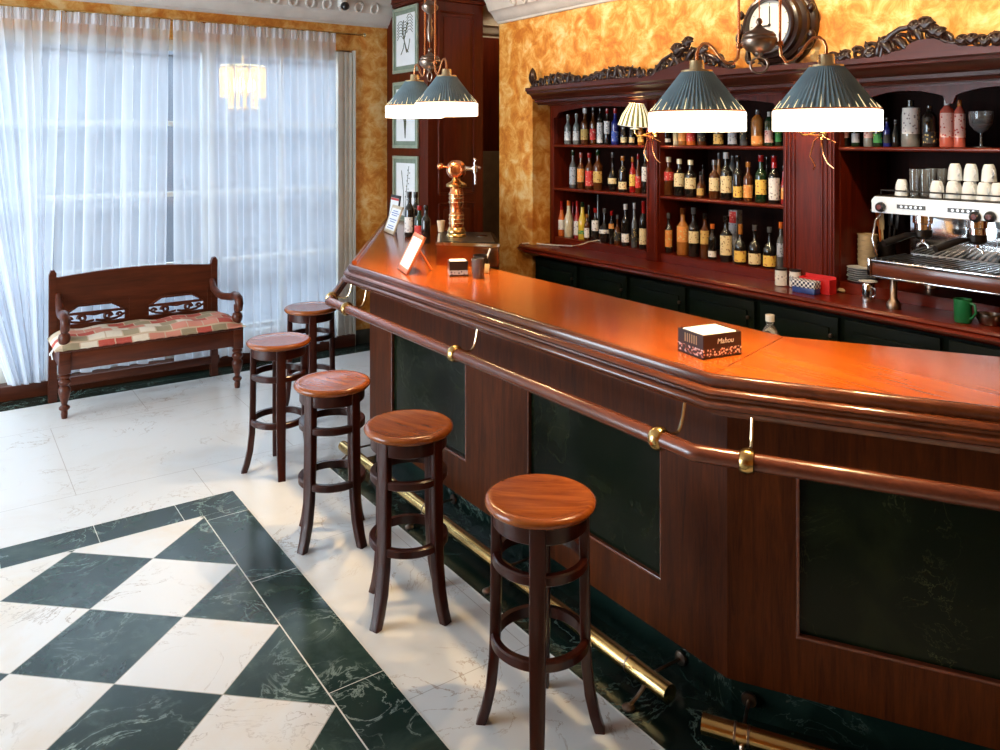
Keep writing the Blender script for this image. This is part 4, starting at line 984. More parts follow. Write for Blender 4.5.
# recessed ceiling spots over the service aisle light the stucco and shelves
def spot_(x, y, e, lb, aim=(4.2,None,2.4)):
    t = thing('ceiling_spotlight', lb, 'spotlight', (x, y, CZ), group='ceiling spots over the service aisle')
    mb = MB(); mb.lathe([(0,-0.004),(0.045,-0.004),(0.055,-0.010),(0.058,-0.002),(0.058,-0.0005),(0,-0.0005)], (x,y,CZ), 24); mb.build('bezel', M['chrome'], t)
    mb = MB(); mb.lathe([(0,-0.008),(0.040,-0.007),(0.040,-0.0045),(0,-0.0045)], (x,y,CZ), 24); mb.build('lens', M['glow'], t)
    d = Vector((4.2-x, 0.0, 2.75-CZ)).normalized() if aim else Vector((0,0.25,-1)).normalized()
    light('spot_light', 'SPOT', (x,y,CZ-0.03), e, (1.0,0.78,0.50), 0.04, rot=d.to_track_quat('-Z','Y').to_euler(), spot=(R(130), 0.8))
for i, y in enumerate((1.2, 2.6, 4.0, 5.3)):
    spot_(3.15, y, (110, 90, 60, 30)[i], ['ceiling spotlight nearest the espresso machine', 'second ceiling spotlight above the aisle', 'third ceiling spotlight above the aisle', 'ceiling spotlight nearest the passage'][i])

spot_(4.72, 6.42, 14, 'added unseen ceiling spotlight that brightens the narrow passage beyond the column', None)  # added lamp, no such fixture seen; lifts the dark passage
# security camera under the cornice
q = onY(343, 6, 6.62)
t = thing('security_camera', 'small white security camera with a black lens under the crown moulding', 'camera', tuple(q))
mb = MB(); mb.b2((q.x-0.03,q.y-0.03,q.z-0.005),(q.x+0.03,q.y+0.06,q.z+0.09),0.01); mb.build('housing', M['white'], t, 30)
mb = MB(); mb.lathe([(0,-0.055),(0.020,-0.048),(0.036,-0.028),(0.040,-0.004),(0.036,0.004),(0,0.004)], (q.x-0.0,q.y-0.035,q.z-0.0), 20, Matrix.Rotation(R(-50),3,'X')); mb.build('lens', M['blackp'], t)

#======================================================================= BOTTLES
PROF = {   # relative (radius, height): body radius 1 = half width, height 1 = full height without the cap
 'wine':   [(0,0),(0.92,0),(1,0.02),(1,0.62),(0.92,0.69),(0.55,0.76),(0.40,0.80),(0.38,0.96),(0.44,0.965),(0.44,1.0),(0,1.0)],
 'spirit': [(0,0),(0.92,0),(1,0.02),(1,0.60),(0.97,0.65),(0.70,0.71),(0.42,0.76),(0.38,0.80),(0.38,0.95),(0.46,0.955),(0.46,1.0),(0,1.0)],
 'squat':  [(0,0),(0.90,0),(1,0.03),(1,0.42),(0.96,0.50),(0.70,0.60),(0.30,0.66),(0.24,0.74),(0.24,0.94),(0.34,0.95),(0.34,1.0),(0,1.0)],
 'globe':  [(0,0),(0.60,0),(0.85,0.06),(1,0.20),(1,0.34),(0.80,0.48),(0.40,0.58),(0.26,0.64),(0.24,0.94),(0.32,0.95),(0.32,1.0),(0,1.0)],
 'slim':   [(0,0),(0.92,0),(1,0.02),(1,0.50),(0.80,0.60),(0.50,0.72),(0.40,0.84),(0.40,1.0),(0,1.0)],
 'gallon': [(0,0),(0.95,0),(1,0.02),(1,0.74),(0.9,0.82),(0.5,0.90),(0.35,0.93),(0.35,1.0),(0,1.0)],
 'can':    [(0,0),(0.95,0),(1,0.02),(1,0.93),(0.9,0.97),(0.9,1.0),(0,1.0)],
}
ORD = ['leftmost','second','third','fourth','fifth','sixth','seventh','eighth','ninth','tenth','eleventh','twelfth','thirteenth','fourteenth','fifteenth']
def bottle(label, group, x, y, z, h, r, kind, glass, lab=None, cap=None, lz=(0.14, 0.46), cat='bottle', neck=None):
    t = thing('bottle', label, cat, (x, y, z), local=True, group=group)
    hb = h*0.93; pf = [(a*r, b*hb) for a, b in PROF[kind]]
    mb = MB(); mb.lathe(pf, (0,0,0), 20); mb.build('glass_body', M['b_'+glass], t, 50)
    nr = pf[-2][0]
    mb = MB(); mb.lathe([(nr*1.03,hb*0.93),(nr*1.12,hb*0.935),(nr*1.12,h),(nr*0.9,h+0.001),(0,h+0.001)], (0,0,0), 16); mb.build('cap', M['b_'+(cap or 'dark')], t, 50)
    if neck: mb = MB(); mb.lathe([(nr*1.02,hb*0.80),(nr*1.08,hb*0.80),(nr*1.08,hb*0.93),(nr*1.02,hb*0.93)], (0,0,0), 16, None, False); mb.build('neck_foil', M['b_'+neck], t, 50)
    if lab:
        z0, z1 = hb*lz[0], hb*lz[1]; bm_ = bmesh.new(); rows = []
        n = 12; rr = r*1.015+0.0006
        for zz in (z0, z1):
            rows.append([bm_.verts.new((rr*math.cos(a), rr*math.sin(a), zz)) for a in [R(215)+(R(-120))*0+R(i*130/n-65-0)-R(0) for i in range(n+1)]])
        for i in range(n): bm_.faces.new((rows[0][i], rows[0][i+1], rows[1][i+1], rows[1][i]))
        mb = MB(); mb._merge(bm_); mb.build('label_paper', M['l_'+lab], t, 60)
    return t
DESC = dict(green='dark green', dark='black', brown='brown', amber='amber', clear='clear', red='red', blue='deep blue', cream='creamy yellow', white='white', yellow='yellow', orange='orange', grey='smoky grey', pink='rosy red')
def row(items, zs, place, X, back=False):
    """items: px, top py, width px, kind, glass, label, cap, label range"""
    out = []
    for i, it in enumerate(items):
        px, py, wpx, kind, gl_, lb, cp_ = it[:7]; lz = it[7] if len(it) > 7 else (0.14, 0.46); nk = it[8] if len(it) > 8 else None
        x = it[9] if len(it) > 9 else X
        rr_ = ray(px, 0); t_ = x/rr_[0]; y = rr_[1]*t_; h = EYE-(py-139.5)/800*t_-zs; r = wpx*t_/800/2*1.14
        txt = '%s bottle%s%s, %s, %s' % (DESC[gl_], (', %s label' % lb) if lb else '', (', %s cap' % DESC[cp_].split()[-1]) if cp_ and cp_ != gl_ else '', ORD[i]+(' from left' if i else ''), place)
        bottle(txt, 'bottles on the %s' % place, x, y, zs+0.0005, h, r, kind, gl_, lb, cp_, lz, neck=nk)
XF = 4.465
D_ = (0.14, 0.46)
row([(568,114.5,6.2,'spirit','clear','white','clear'),(576.6,113.6,6.2,'spirit','clear','white','clear'),(585,108.5,7.4,'spirit','brown','gold','white'),(593.3,108,6,'spirit','brown','red','dark'),(600.2,108.5,5.6,'gallon','dark','white','dark',(0.05,0.65)),(607.2,108.7,5.6,'spirit','dark','white','red',(0.32,0.70)),(615.2,108.5,6.8,'spirit','blue','blue','red',(0.1,0.4)),(624,127,6,'can','dark','cream','dark'),(632,127,5,'can','dark','cream','dark'),(641,122,6,'spirit','amber','gold','dark')],
    1.8575, 'left bay top shelf', XF)
row([(573,150.5,6.2,'spirit','grey','grey','green',(0.1,0.6)),(581,153,6.6,'spirit','brown','orange','pink',(0.2,0.6)),(589.5,153,7.6,'spirit','brown','red','red',(0.1,0.55)),(598,150,8.4,'spirit','brown','gold','green',(0.2,0.5)),(612.6,152.5,8.0,'globe','dark','cream','grey',(0.2,0.36)),(622.8,156,7.6,'spirit','dark','cream','amber',(0.08,0.3)),(632.6,157,5.6,'wine','red','yellow','amber',(0.2,0.55)),(638.2,154,5.2,'slim','brown','red','red'),(645.4,150,6.4,'spirit','dark','white','white',(0.30,0.66))],
    1.4835, 'left bay middle shelf', XF)
row([(561.6,201,6.8,'slim','orange','white','red',(0.2,0.5),'red'),(568.8,200.8,8.0,'slim','cream',None,'orange'),(577.2,201,6.0,'slim','red','white','red',(0.1,0.5)),(582.4,202,7.6,'slim','yellow','green','green',(0.16,0.26)),(587.0,214,5.0,'spirit','brown','white','amber',(0.1,0.5)),(595.4,208,6.4,'spirit','dark','white','red',(0.34,0.68)),(604.6,208.5,9.4,'globe','dark','white','grey',(0.30,0.42)),(611.6,211,5.0,'spirit','dark','orange','red',(0.5,0.66)),(617.4,215,6.2,'squat','brown','black','grey'),(625.6,204,7.2,'spirit','dark','white','white',(0.10,0.32)),(634.3,203,5.6,'slim','grey','black','white'),(643.6,201,7.6,'wine','dark','cream','red',(0.10,0.46),'red')],
    1.0555, 'left bay bottom', XF)
row([(598.0,195,4.4,'slim','grey',None,'grey'),(573.0,202,5,'slim','red',None,'red'),(589,205,5,'slim','green',None,'clear')], 1.0555, 'back row, left bay bottom', XF+0.13)
row([(667,113,7.4,'spirit','dark','white','dark',(0.1,0.22)),(676,114,5,'spirit','cream','cream','dark'),(682.6,113,7.6,'gallon','amber','orange','dark'),(691.2,114,8.2,'gallon','orange','red','red'),(702,114,8,'gallon','brown','black','dark'),(718.5,114,9,'gallon','dark','gold','dark',(0.05,0.4)),(732.6,114,8.4,'gallon','dark','grey','dark',(0.05,0.5)),(744,112,7,'spirit','grey','black','white'),(757.6,110,11,'gallon','amber','orange','grey',(0.05,0.3)),(769,112,7.6,'gallon','green','pink','white',(0.1,0.5)),(778.6,113,6.0,'spirit','green','green','dark')],
    1.8575, 'centre bay top shelf', XF)
row([(668.6,157,9.6,'spirit','brown','red','cream',(0.42,0.66)),(679.4,159,9.4,'spirit','dark','cream','cream',(0.28,0.66)),(690.6,160,10,'spirit','dark','cream','cream',(0.24,0.56)),(700.4,172,6.4,'squat','brown','gold','dark',(0.1,0.4)),(714.4,160,9.4,'spirit','brown','cream','grey',(0.22,0.58)),(726.2,152.5,10,'spirit','dark','cream','white',(0.16,0.54)),(738.0,155.5,8.6,'spirit','dark','yellow','dark',(0.08,0.34)),(748.2,162,8.2,'spirit','brown','orange','amber',(0.1,0.45)),(761.0,155.5,10,'spirit','green','yellow','red',(0.18,0.52)),(774.2,156,9.8,'spirit','dark','white','red',(0.08,0.58),'red'),(783.6,166,4.6,'slim','red','orange','dark')],
    1.4835, 'centre bay middle shelf', XF)
row([(719,153,6.0,'slim','amber',None,'grey'),(732.5,156,7.4,'gallon','grey','grey','grey'),(703,165,5,'slim','brown',None,'dark'),(679.5,154,5,'slim','brown',None,'brown'),(767,157,5,'wine','dark',None,'dark')], 1.4835, 'back row, centre bay middle shelf', XF+0.14)
row([(668.6,213,7,'spirit','dark','orange','grey',(0.16,0.62)),(682.8,208,10.4,'spirit','amber','orange','brown',(0.30,0.66)),(693.8,207.5,9.4,'spirit','dark','cream','grey',(0.3,0.56)),(704.8,213,8,'spirit','brown','gold','dark',(0.34,0.66)),(712.4,224,7.4,'spirit','dark','white','orange',(0.08,0.26)),(726.2,216,10.6,'spirit','dark','cream','dark',(0.16,0.62)),(740.4,224,10.8,'squat','dark','yellow','amber',(0.06,0.36),'amber'),(754.8,225,11.2,'squat','dark','cream','grey',(0.06,0.34)),(769.6,227,11.4,'squat','dark','yellow','grey',(0.06,0.34)),(780.8,222,7,'spirit','grey','grey','orange',(0.3,0.6))],
    1.0555, 'centre bay bottom', XF)
q = onX(735.5, 210, XF+0.12); t = thing('gift_box', 'tall red and white gift carton behind the bottles at the bottom of the middle bay', 'box', (q.x, q.y, 1.0555))
mb = MB(); mb.b2((q.x-0.03,q.y-0.035,1.0555),(q.x+0.03,q.y+0.035,q.z),0.002); bx_ = mb.build('carton', M['l_grey'], t, 0)
mb = MB(); mb.b2((q.x-0.0315,q.y-0.028,q.z-0.09),(q.x-0.030,q.y+0.028,q.z-0.01)); mb.build('red_panel', M['l_red'], t, 0)
row([(845,116,7,'gallon','dark','pink','dark',(0.3,0.7)),(855.5,116,7,'spirit','green','grey','dark'),(868.6,116,8.4,'gallon','clear','pink','dark',(0.3,0.8)),(877.8,116,8,'spirit','green','green','dark'),(887,118,6.4,'spirit','blue','black','dark'),(895.5,120,6,'slim','dark',None,'grey'),(910.5,100.5,15,'gallon','clear','white','dark',(0.30,0.90)),(929.5,106,12,'gallon','dark','black','dark',(0.1,0.4)),(947.0,99,12,'gallon','pink','pink','white',(0.22,0.76)),(959.5,100,9.2,'gallon','pink','pink','amber',(0.22,0.76))],
    1.8575, 'right bay shelf', XF)
# goblet
q = onX(981, 150, XF); t = thing('goblet', 'stemmed glass goblet at the right end of the upper right shelf', 'glass', (q.x, q.y, 1.8575), local=True)
mb = MB(); mb.lathe([(0,0),(0.034,0),(0.034,0.003),(0.006,0.008),(0.005,0.075),(0.03,0.09),(0.052,0.12),(0.058,0.16),(0.056,0.19),(0.054,0.19),(0.055,0.16),(0.05,0.122),(0,0.09)], (0,0,0), 28); mb.build('bowl', M['glass'], t, 50)

#======================================================================= THINGS ON THE BACK COUNTER
def at(px, py, z=BZ+0.003): return onZ(px, py, z)
def tin(px, py, r, h, label, m1, m2):
    q = at(px, py); t = thing('tin', label, 'tin', tuple(q), local=True, group='tins on the back counter')
    mb = MB(); mb.lathe([(0,0.001),(r,0.001),(r,h*0.9),(0,h*0.9)], (0,0,0), 24); mb.build('can', M[m1], t, 30)
    mb = MB(); mb.lathe([(0,h*0.9),(r*1.03,h*0.9),(r*1.03,h),(r*0.98,h+0.002),(0,h+0.002)], (0,0,0), 24); mb.build('lid', M['blackp'], t, 30)
    mb = MB(); mb.lathe([(r+0.0006,h*0.35),(r+0.0008,h*0.6)], (0,0,0), 24, None, False); mb.build('label_band', M[m2], t, 30)
tin(781, 285, 0.036, 0.105, 'left one of two small white tins with black lids on the back counter', 'white', 'l_white')
tin(795, 286.5, 0.034, 0.105, 'white patterned tin with black lid just left of the red carton', 'l_white', 'l_grey')
q = onX(806, 292, 4.205); q.z = BZ+0.001; t = thing('sachet_holder', 'blue and black-white chequered sachet holder in front of the red carton', 'holder', tuple(q))
mb = MB(); mb.b2((q.x-0.03,q.y-0.075,q.z),(q.x+0.03,q.y+0.075,q.z+0.035),0.004); mb.build('base', M['blue_ceramic'], t, 30)
mb = MB(); mb.b2((q.x-0.031,q.y-0.078,q.z+0.035),(q.x+0.031,q.y+0.078,q.z+0.078),0.002); mb.build('chequered_rim', M['cheq'], t, 30)
q = onX(816, 288.5, 4.285); q.z = BZ+0.001; t = thing('red_carton', 'bright red open carton beside the chequered holder', 'box', tuple(q))
mb = MB(); a, b = q.x-0.035, q.x+0.035; c, d = q.y-0.11, q.y+0.09
mb.b2((a,c,q.z),(a+0.004,d,q.z+0.085)).b2((b-0.004,c,q.z),(b,d,q.z+0.10)).b2((a+0.004,c,q.z),(b-0.004,c+0.004,q.z+0.085)).b2((a+0.004,d-0.004,q.z),(b-0.004,d,q.z+0.085)).b2((a+0.004,c+0.004,q.z),(b-0.004,d-0.004,q.z+0.004)); mb.build('carton', M['red_enamel'], t, 0)
# saucers
q = Vector((4.475, 2.655, 1.0555))
base = None
for k in range(7):
    lb = ['lowest','second','third','middle','fifth','sixth','topmost'][k]
    if base is None:
        t = thing('saucer', 'x', 'saucer', (q.x,q.y,q.z), local=True, group='stacked saucers beside the espresso machine'); base = t
        mb = MB(); mb.lathe([(0,0.001),(0.035,0.001),(0.04,0.003),(0.074,0.012),(0.076,0.014),(0.072,0.0135),(0.038,0.006),(0,0.005)], (0,0,0), 32); mb.build('dish', M['porcelain'], t, 50)
    else:
        t = copy_tree(base); t.location = (q.x+0.003*math.sin(k*2), q.y+0.003*math.cos(k*3), q.z+0.0125*k)
    t['label'] = '%s white saucer in the stack left of the espresso machine' % lb
q = Vector((4.575, 2.672, 1.0555)); base = None
for k in range(6):
    if base is None:
        t = thing('paper_cup', 'x', 'cup', tuple(q), local=True, group='stacked brown paper cups'); base = t
        mb = MB(); mb.lathe([(0,0.0),(0.042,0.0),(0.055,0.12),(0.058,0.122),(0.058,0.126),(0.054,0.126),(0.041,0.004),(0,0.004)], (0,0,0), 28); mb.build('cup', M['kraft'], t, 40)
    else: t = copy_tree(base); t.location = (q.x, q.y, q.z+0.030*k)
    t['label'] = '%s brown paper cup of the tall stack behind the saucers' % (['lowest','second','third','fourth','fifth','topmost'][k])
ztop = q.z+0.030*6+0.126
# utensil jar: wooden spatula and black-handled utensils
ux, uy = 4.76, 2.665
t = thing('utensil_jar', 'dark utensil jar behind the stack of paper cups', 'jar', (ux,uy,1.0555))
mb = MB(); mb.lathe([(0,0),(0.05,0),(0.055,0.22),(0.052,0.22),(0.047,0.01),(0,0.01)], (ux,uy,1.0555), 24); mb.build('jar', M['blackp'], t)
for i, (dx, dy, h, mt_, lb) in enumerate(((0.02,0.05,0.50,'orange_wood','wooden spatula leaning left in the dark utensil jar'),(0,0.02,0.48,'kraft','pale wooden spoon in the dark utensil jar'),(0.0,-0.03,0.52,'blackp','black-handled utensil in the dark utensil jar'),(0.02,-0.05,0.49,'blacki','dark metal utensil leaning right in the utensil jar'))):
    t = thing('utensil', lb, 'utensil', (ux,uy,BZ+0.02), group='utensils in the dark jar')
    mb = MB(); mb.tube([(ux+dx*0.2,uy+dy*0.2,BZ+0.02),(ux+dx,uy+dy,BZ+h*0.75)], 0.007, 8); mb.build('handle', M[mt_], t)
    mb = MB(); mb.box((ux+dx*1.15,uy+dy*1.15,BZ+h*0.85), (0.008,0.032,h*0.22), 0, 0.003, Matrix.Rotation(-dy*2, 3, 'X')); mb.build('blade', M[mt_], t)
# metal milk jug under the machine edge
q = at(868, 301); t = thing('milk_jug', 'small steel milk jug with a round lid in front of the saucer stack', 'jug', tuple(q))
mb = MB(); mb.lathe([(0,0),(0.036,0),(0.036,0.09),(0.033,0.10),(0.040,0.108),(0,0.109)], tuple(q), 24); mb.build('body', M['chrome'], t)
mb = MB(); mb.tube([(q.x-0.02,q.y-0.032,q.z+0.085),(q.x-0.03,q.y-0.06,q.z+0.08),(q.x-0.03,q.y-0.06,q.z+0.04),(q.x-0.02,q.y-0.032,q.z+0.03)], 0.005, 8); mb.build('handle', M['chrome'], t)
mb = MB(); mb.lathe([(0,0.110),(0.048,0.110),(0.05,0.113),(0.0,0.116)], tuple(q), 24); mb.build('lid', M['porcelain'], t)
q = at(842, 292); t = thing('pastry', 'small brown pastry lying on the back counter before the saucers', 'pastry', tuple(q))
mb = MB(); mb.lathe([(0,0.0),(0.022,0.001),(0.028,0.010),(0.020,0.022),(0,0.026)], tuple(q), 14); mb.build('crust', M['kraft'], t)
q = at(832.5, 291); t = thing('jar_lid', 'little white lid on the back counter right of the red carton', 'lid', tuple(q))
mb = MB(); mb.lathe([(0,0),(0.012,0),(0.013,0.012),(0,0.013)], tuple(q), 14); mb.build('cap', M['porcelain'], t)
# green mug
q = at(963, 322); t = thing('green_mug', 'dark green plastic mug on the back counter under the espresso machine', 'mug', tuple(q))
mb = MB(); mb.lathe([(0,0),(0.036,0),(0.040,0.01),(0.041,0.115),(0.038,0.115),(0.036,0.012),(0,0.012)], tuple(q), 28); mb.build('cup', M['green_plastic'], t, 50)
mb = MB(); mb.tube([(q.x-0.01,q.y-0.038,q.z+0.10),(q.x-0.015,q.y-0.062,q.z+0.095),(q.x-0.015,q.y-0.068,q.z+0.06),(q.x-0.012,q.y-0.05,q.z+0.03),(q.x-0.01,q.y-0.038,q.z+0.025)], 0.006, 8); mb.build('handle', M['green_plastic'], t)
q = at(990, 324); t = thing('ashtray', 'dark brown bowl beside the green mug at the right edge', 'bowl', tuple(q))
mb = MB(); mb.lathe([(0,0),(0.045,0),(0.06,0.03),(0.058,0.05),(0.052,0.05),(0.05,0.03),(0,0.012)], tuple(q), 24); mb.build('bowl', M['bronze'], t)
# white cable
t = thing('white_cable', 'white cable lying across the left end of the back counter', 'cable', (4.2, 5.2, BZ+0.005))
pts = [(522,243.5),(534,243),(545,244.5),(560,245.5),(572,246),(582,244.5),(588,242),(598,240.5),(606,241),(613,238)]
cq = []
for (a, b) in pts:
    p_ = onZ(a, b, BZ+0.0085)
    if p_.x > 4.34: p_ = onZ(a, b, 1.064)
    cq.append(tuple(p_))
mb = MB(); mb.tube(cq, 0.006, 8); mb.build('cord', M['white'], t)

#======================================================================= ESPRESSO MACHINE
em = thing('espresso_machine', 'large chrome and white espresso machine with two groups on the back counter', 'espresso machine', (4.4, 2.05, BZ))
Y0, Y1 = 2.395, 1.66; XM = 4.16
mb = MB(); mb.b2((4.50,Y1+0.02,1.17),(4.76,Y0-0.02,1.57),0.01); mb.build('body', M['steel'], em, 30)
mb = MB(); mb.yz([(Y0+0.01,1.505),(Y0+0.012,1.57),(Y0-0.005,1.592),(Y1-0.005,1.592),(Y1-0.012,1.57),(Y1-0.01,1.505)], XM, XM+0.025); pn = mb.build('front_panel', M['white_metal'], em, 30)
mb = MB(); mb.b2((XM+0.025,Y1,1.50),(4.76,Y0,1.585),0.008); mb.build('head', M['steel'], em, 30)
mb = MB(); mb.b2((XM+0.02,Y1,1.585),(4.76,Y0,1.597),0.003)
for z in (1.625,): mb.tube([(XM+0.04,Y1+0.02,z),(XM+0.04,Y0-0.02,z),(4.74,Y0-0.02,z),(4.74,Y1+0.02,z)], 0.004, 8, True)
for (x, y) in ((XM+0.04,Y1+0.02),(XM+0.04,Y0-0.02),(4.74,Y0-0.02),(4.74,Y1+0.02),(XM+0.04,2.05)): mb.tube([(x,y,1.595),(x,y,1.625)], 0.004, 8)
mb.build('cup_tray', M['blacki'], em, 40)
mb = MB(); mb.b2((4.485,Y1+0.03,1.26),(4.50,Y0-0.03,1.50),0.002); mb.build('splash_back', M['chrome'], em, 30)
mb = MB(); mb.b2((4.14,Y1,1.165),(4.60,Y0,1.235),0.006); mb.build('drip_tray', M['railwood'], em, 30)
mb = MB(); mb.b2((4.13,Y1-0.002,1.235),(4.60,Y0+0.002,1.252),0.004); mb.b2((4.125,Y1-0.012,1.16),(4.20,Y1-0.001,1.252),0.005); mb.b2((4.125,Y0+0.001,1.16),(4.20,Y0+0.018,1.258),0.005); mb.b2((4.133,Y1,1.155),(4.20,Y0,1.165),0.002); mb.build('tray_trim', M['chrome'], em, 30)
mb = MB(); 
for k in range(20): mb.b2((4.15,Y1+0.05+k*0.035,1.252),(4.47,Y1+0.062+k*0.035,1.257))
mb.build('grate', M['drip'], em, 0)
for (x, y) in ((4.20,Y0-0.09),(4.20,Y1+0.07),(4.60,Y0-0.09),(4.60,Y1+0.07)):
    mb = MB(); zf = BZ+0.001 if x < 4.3 else 1.0555; hf = 1.166-zf; mb.lathe([(0,0.0),(0.036,0.0),(0.038,0.028),(0.022,0.05),(0.018,0.055),(0.018,hf),(0,hf)], (x,y,zf), 18); mb.build('leg', M['bronze'], em, 50)
for px_ in (881, 975.5, 990.5):
    q = onX(px_, 207 if px_ < 900 else 217, XM-0.001)
    mb = MB(); mb.lathe([(0,0),(0.026,0.0),(0.028,0.006),(0.024,0.018),(0.016,0.022),(0,0.022)], (XM,q.y,q.z), 20, Matrix.Rotation(-PI/2,3,'Y')); kn = mb.build('knob', M['blackp'], em, 40)
    mb = MB(); mb.lathe([(0,0.022),(0.014,0.022),(0.013,0.026),(0,0.027)], (XM,q.y,q.z), 16, Matrix.Rotation(-PI/2,3,'Y')); sub(mb, 'knob_badge', M['cab'], kn, 40)
for yy in (2.19, 1.93):
    mb = MB(); mb.b2((XM-0.003,yy-0.075,1.535),(XM+0.001,yy+0.075,1.556),0.001); kp_ = mb.build('key_pad', M['drip'], em, 0)
    for k in range(5):
        mb = MB(); mb.lathe([(0,0),(0.007,0.0),(0.007,0.003),(0,0.004)], (XM-0.003,yy-0.05+0.025*k,1.545), 10, Matrix.Rotation(-PI/2,3,'Y')); sub(mb, 'button', M['steel'], kp_, 40)
for k, yy in enumerate((2.20, 1.93)):
    mb = MB(); mb.lathe([(0,1.50),(0.05,1.50),(0.05,1.455),(0.042,1.45),(0.042,1.42),(0,1.42)], (4.30,yy,0), 26); gh = mb.build('group_head', M['chrome'], em, 40)
    mb = MB(); mb.lathe([(0,1.42),(0.046,1.42),(0.046,1.385),(0.030,1.37),(0,1.37)], (4.30,yy,0), 26)
    mb.build('portafilter', M['blacki'], em, 40)
    mb = MB(); mb.tube([(4.26,yy+0.02,1.395),(4.21,yy+0.045,1.388),(4.15,yy+0.075,1.368),(4.09,yy+0.10,1.350)], [0.011,0.017,0.020,0.018], 12); mb.build('handle', M['blackp'], em, 60)
    mb = MB(); mb.tube([(4.30,yy,1.375),(4.30,yy,1.35)],0.012,10); mb.tube([(4.30,yy,1.352),(4.30,yy+0.025,1.34),(4.30,yy+0.03,1.325)], 0.007, 8); mb.tube([(4.30,yy,1.352),(4.30,yy-0.025,1.34),(4.30,yy-0.03,1.325)], 0.007, 8); mb.build('spout', M['chrome'], em, 60)
for yy, s in ((Y0-0.02, 1), (Y1+0.05, -1)):
    mb = MB(); mb.tube([(4.22,yy,1.51),(4.18,yy+s*0.02,1.46),(4.15,yy+s*0.02,1.36),(4.16,yy+s*0.005,1.275)], 0.006, 10); mb.build('steam_wand', M['chrome'], em, 60)
# cups and glasses warming on top
def make_cup():
    t = thing('espresso_cup', 'x', 'cup', (0,0,0), local=True, group='white cups warming on the espresso machine')
    mb = MB(); mb.lathe([(0,0.088),(0.020,0.088),(0.024,0.082),(0.031,0.058),(0.0355,0.002),(0.0355,0),(0.033,0),(0.028,0.058),(0,0.078)], (0,0,0), 26); mb.build('cup', M['porcelain'], t, 50)
    mb = MB(); mb.tube([(-0.018,-0.024,0.062),(-0.032,-0.036,0.058),(-0.036,-0.040,0.040),(-0.024,-0.026,0.025)], 0.004, 8); mb.build('handle', M['porcelain'], t)
    return t
def make_glass():
    t = thing('glass_tumbler', 'x', 'glass', (0,0,0), local=True, group='glasses on the espresso machine')
    mb = MB(); mb.lathe([(0,0.0),(0.020,0),(0.026,0.145),(0.0245,0.145),(0.0185,0.006),(0,0.006)], (0,0,0), 24); mb.build('glass_wall', M['glass'], t, 50)
    return t
cp0 = make_cup(); gl0 = make_glass(); first = [True, True]
cups = [(902,0,4.26,'leftmost upturned white cup on top of the espresso machine'),(937,0,4.25,'upturned white cup right of the tall glasses on the espresso machine'),(953,0,4.28,'lower white cup, third from the left on the espresso machine'),(969,0,4.28,'lower white cup, fourth from the left on the espresso machine'),(984,0,4.28,'lower white cup near the right edge on the espresso machine'),(998,0,4.28,'lower white cup cut by the right edge of the photo'),
        (955,1,4.36,'raised white cup in the back row, leftmost of three'),(971,1,4.36,'raised white cup in the back row, middle of three'),(989,1,4.36,'raised white cup in the back row, rightmost of three')]
for px_, lv, x, lb in cups:
    o = cp0 if first[0] else copy_tree(cp0); first[0] = False
    q = onX(px_, 190, x); 
    o.location = (x, q.y, 1.5975+(0.089 if lv else 0)); o['label'] = lb
    if lv:
        o2 = copy_tree(cp0); o2.location = (x, q.y, 1.5975); o2['label'] = 'lower white cup carrying the %s of three raised cups at the back' % {955:'leftmost',971:'middle',989:'rightmost'}[px_]
for px_, x, lb in ((914.5,4.24,'left one of the tall glasses standing on the espresso machine'),(924.0,4.28,'middle tall glass on the espresso machine'),(931,4.42,'tall glass at the back on the espresso machine'),(942,4.44,'tall glass behind the second white cup')):
    o = gl0 if first[1] else copy_tree(gl0); first[1] = False
    q = onX(px_, 190, x); o.location = (x, q.y, 1.5975); o['label'] = lb

#======================================================================= THINGS ON THE BAR
ZB = Z+0.0008
# napkin dispenser box with printed lettering
q0 = Vector((2.108, 1.814, ZB)); ang = R(-10); u = Vector((math.cos(ang), math.sin(ang), 0)); v = Vector((-math.sin(ang), math.cos(ang), 0)); L_, W_, H_ = 0.165, 0.135, 0.080
cc = q0+u*L_/2+v*W_/2
nb = thing('napkin_box', 'dark brown card napkin box with white napkins on the bar near the corner', 'napkin holder', tuple(cc), ang, local=True)
mb = MB(); w2, d2 = L_/2, W_/2
mb.b2((-w2,-d2,0),(w2,-d2+0.003,H_)).b2((-w2,d2-0.003,0),(w2,d2,H_)).b2((-w2,-d2+0.003,0),(-w2+0.003,d2-0.003,H_)).b2((w2-0.003,-d2+0.003,0),(w2,d2-0.003,H_)).b2((-w2+0.003,-d2+0.003,0),(w2-0.003,d2-0.003,0.003)); mb.build('carton', M['boxbrown'], nb, 0)
mb = MB(); mb.b2((-w2-0.0006,-d2-0.0006,0.006),(w2+0.0006,-d2,0.032)).b2((-w2-0.0006,-d2,0.006),(-w2,d2,0.032)).b2((w2,-d2,0.006),(w2+0.0006,d2,0.032)); mb.build('printed_band', M['print'], nb, 0)
mb = MB()
for k in range(9): mb.box((0.002*math.sin(k*3),0.002*math.cos(k*5),0.010+0.0085*k), (L_-0.022,W_-0.022,0.007), R(2*math.sin(k*7)), 0.002)
mb.build('napkins', M['paper'], nb, 30)
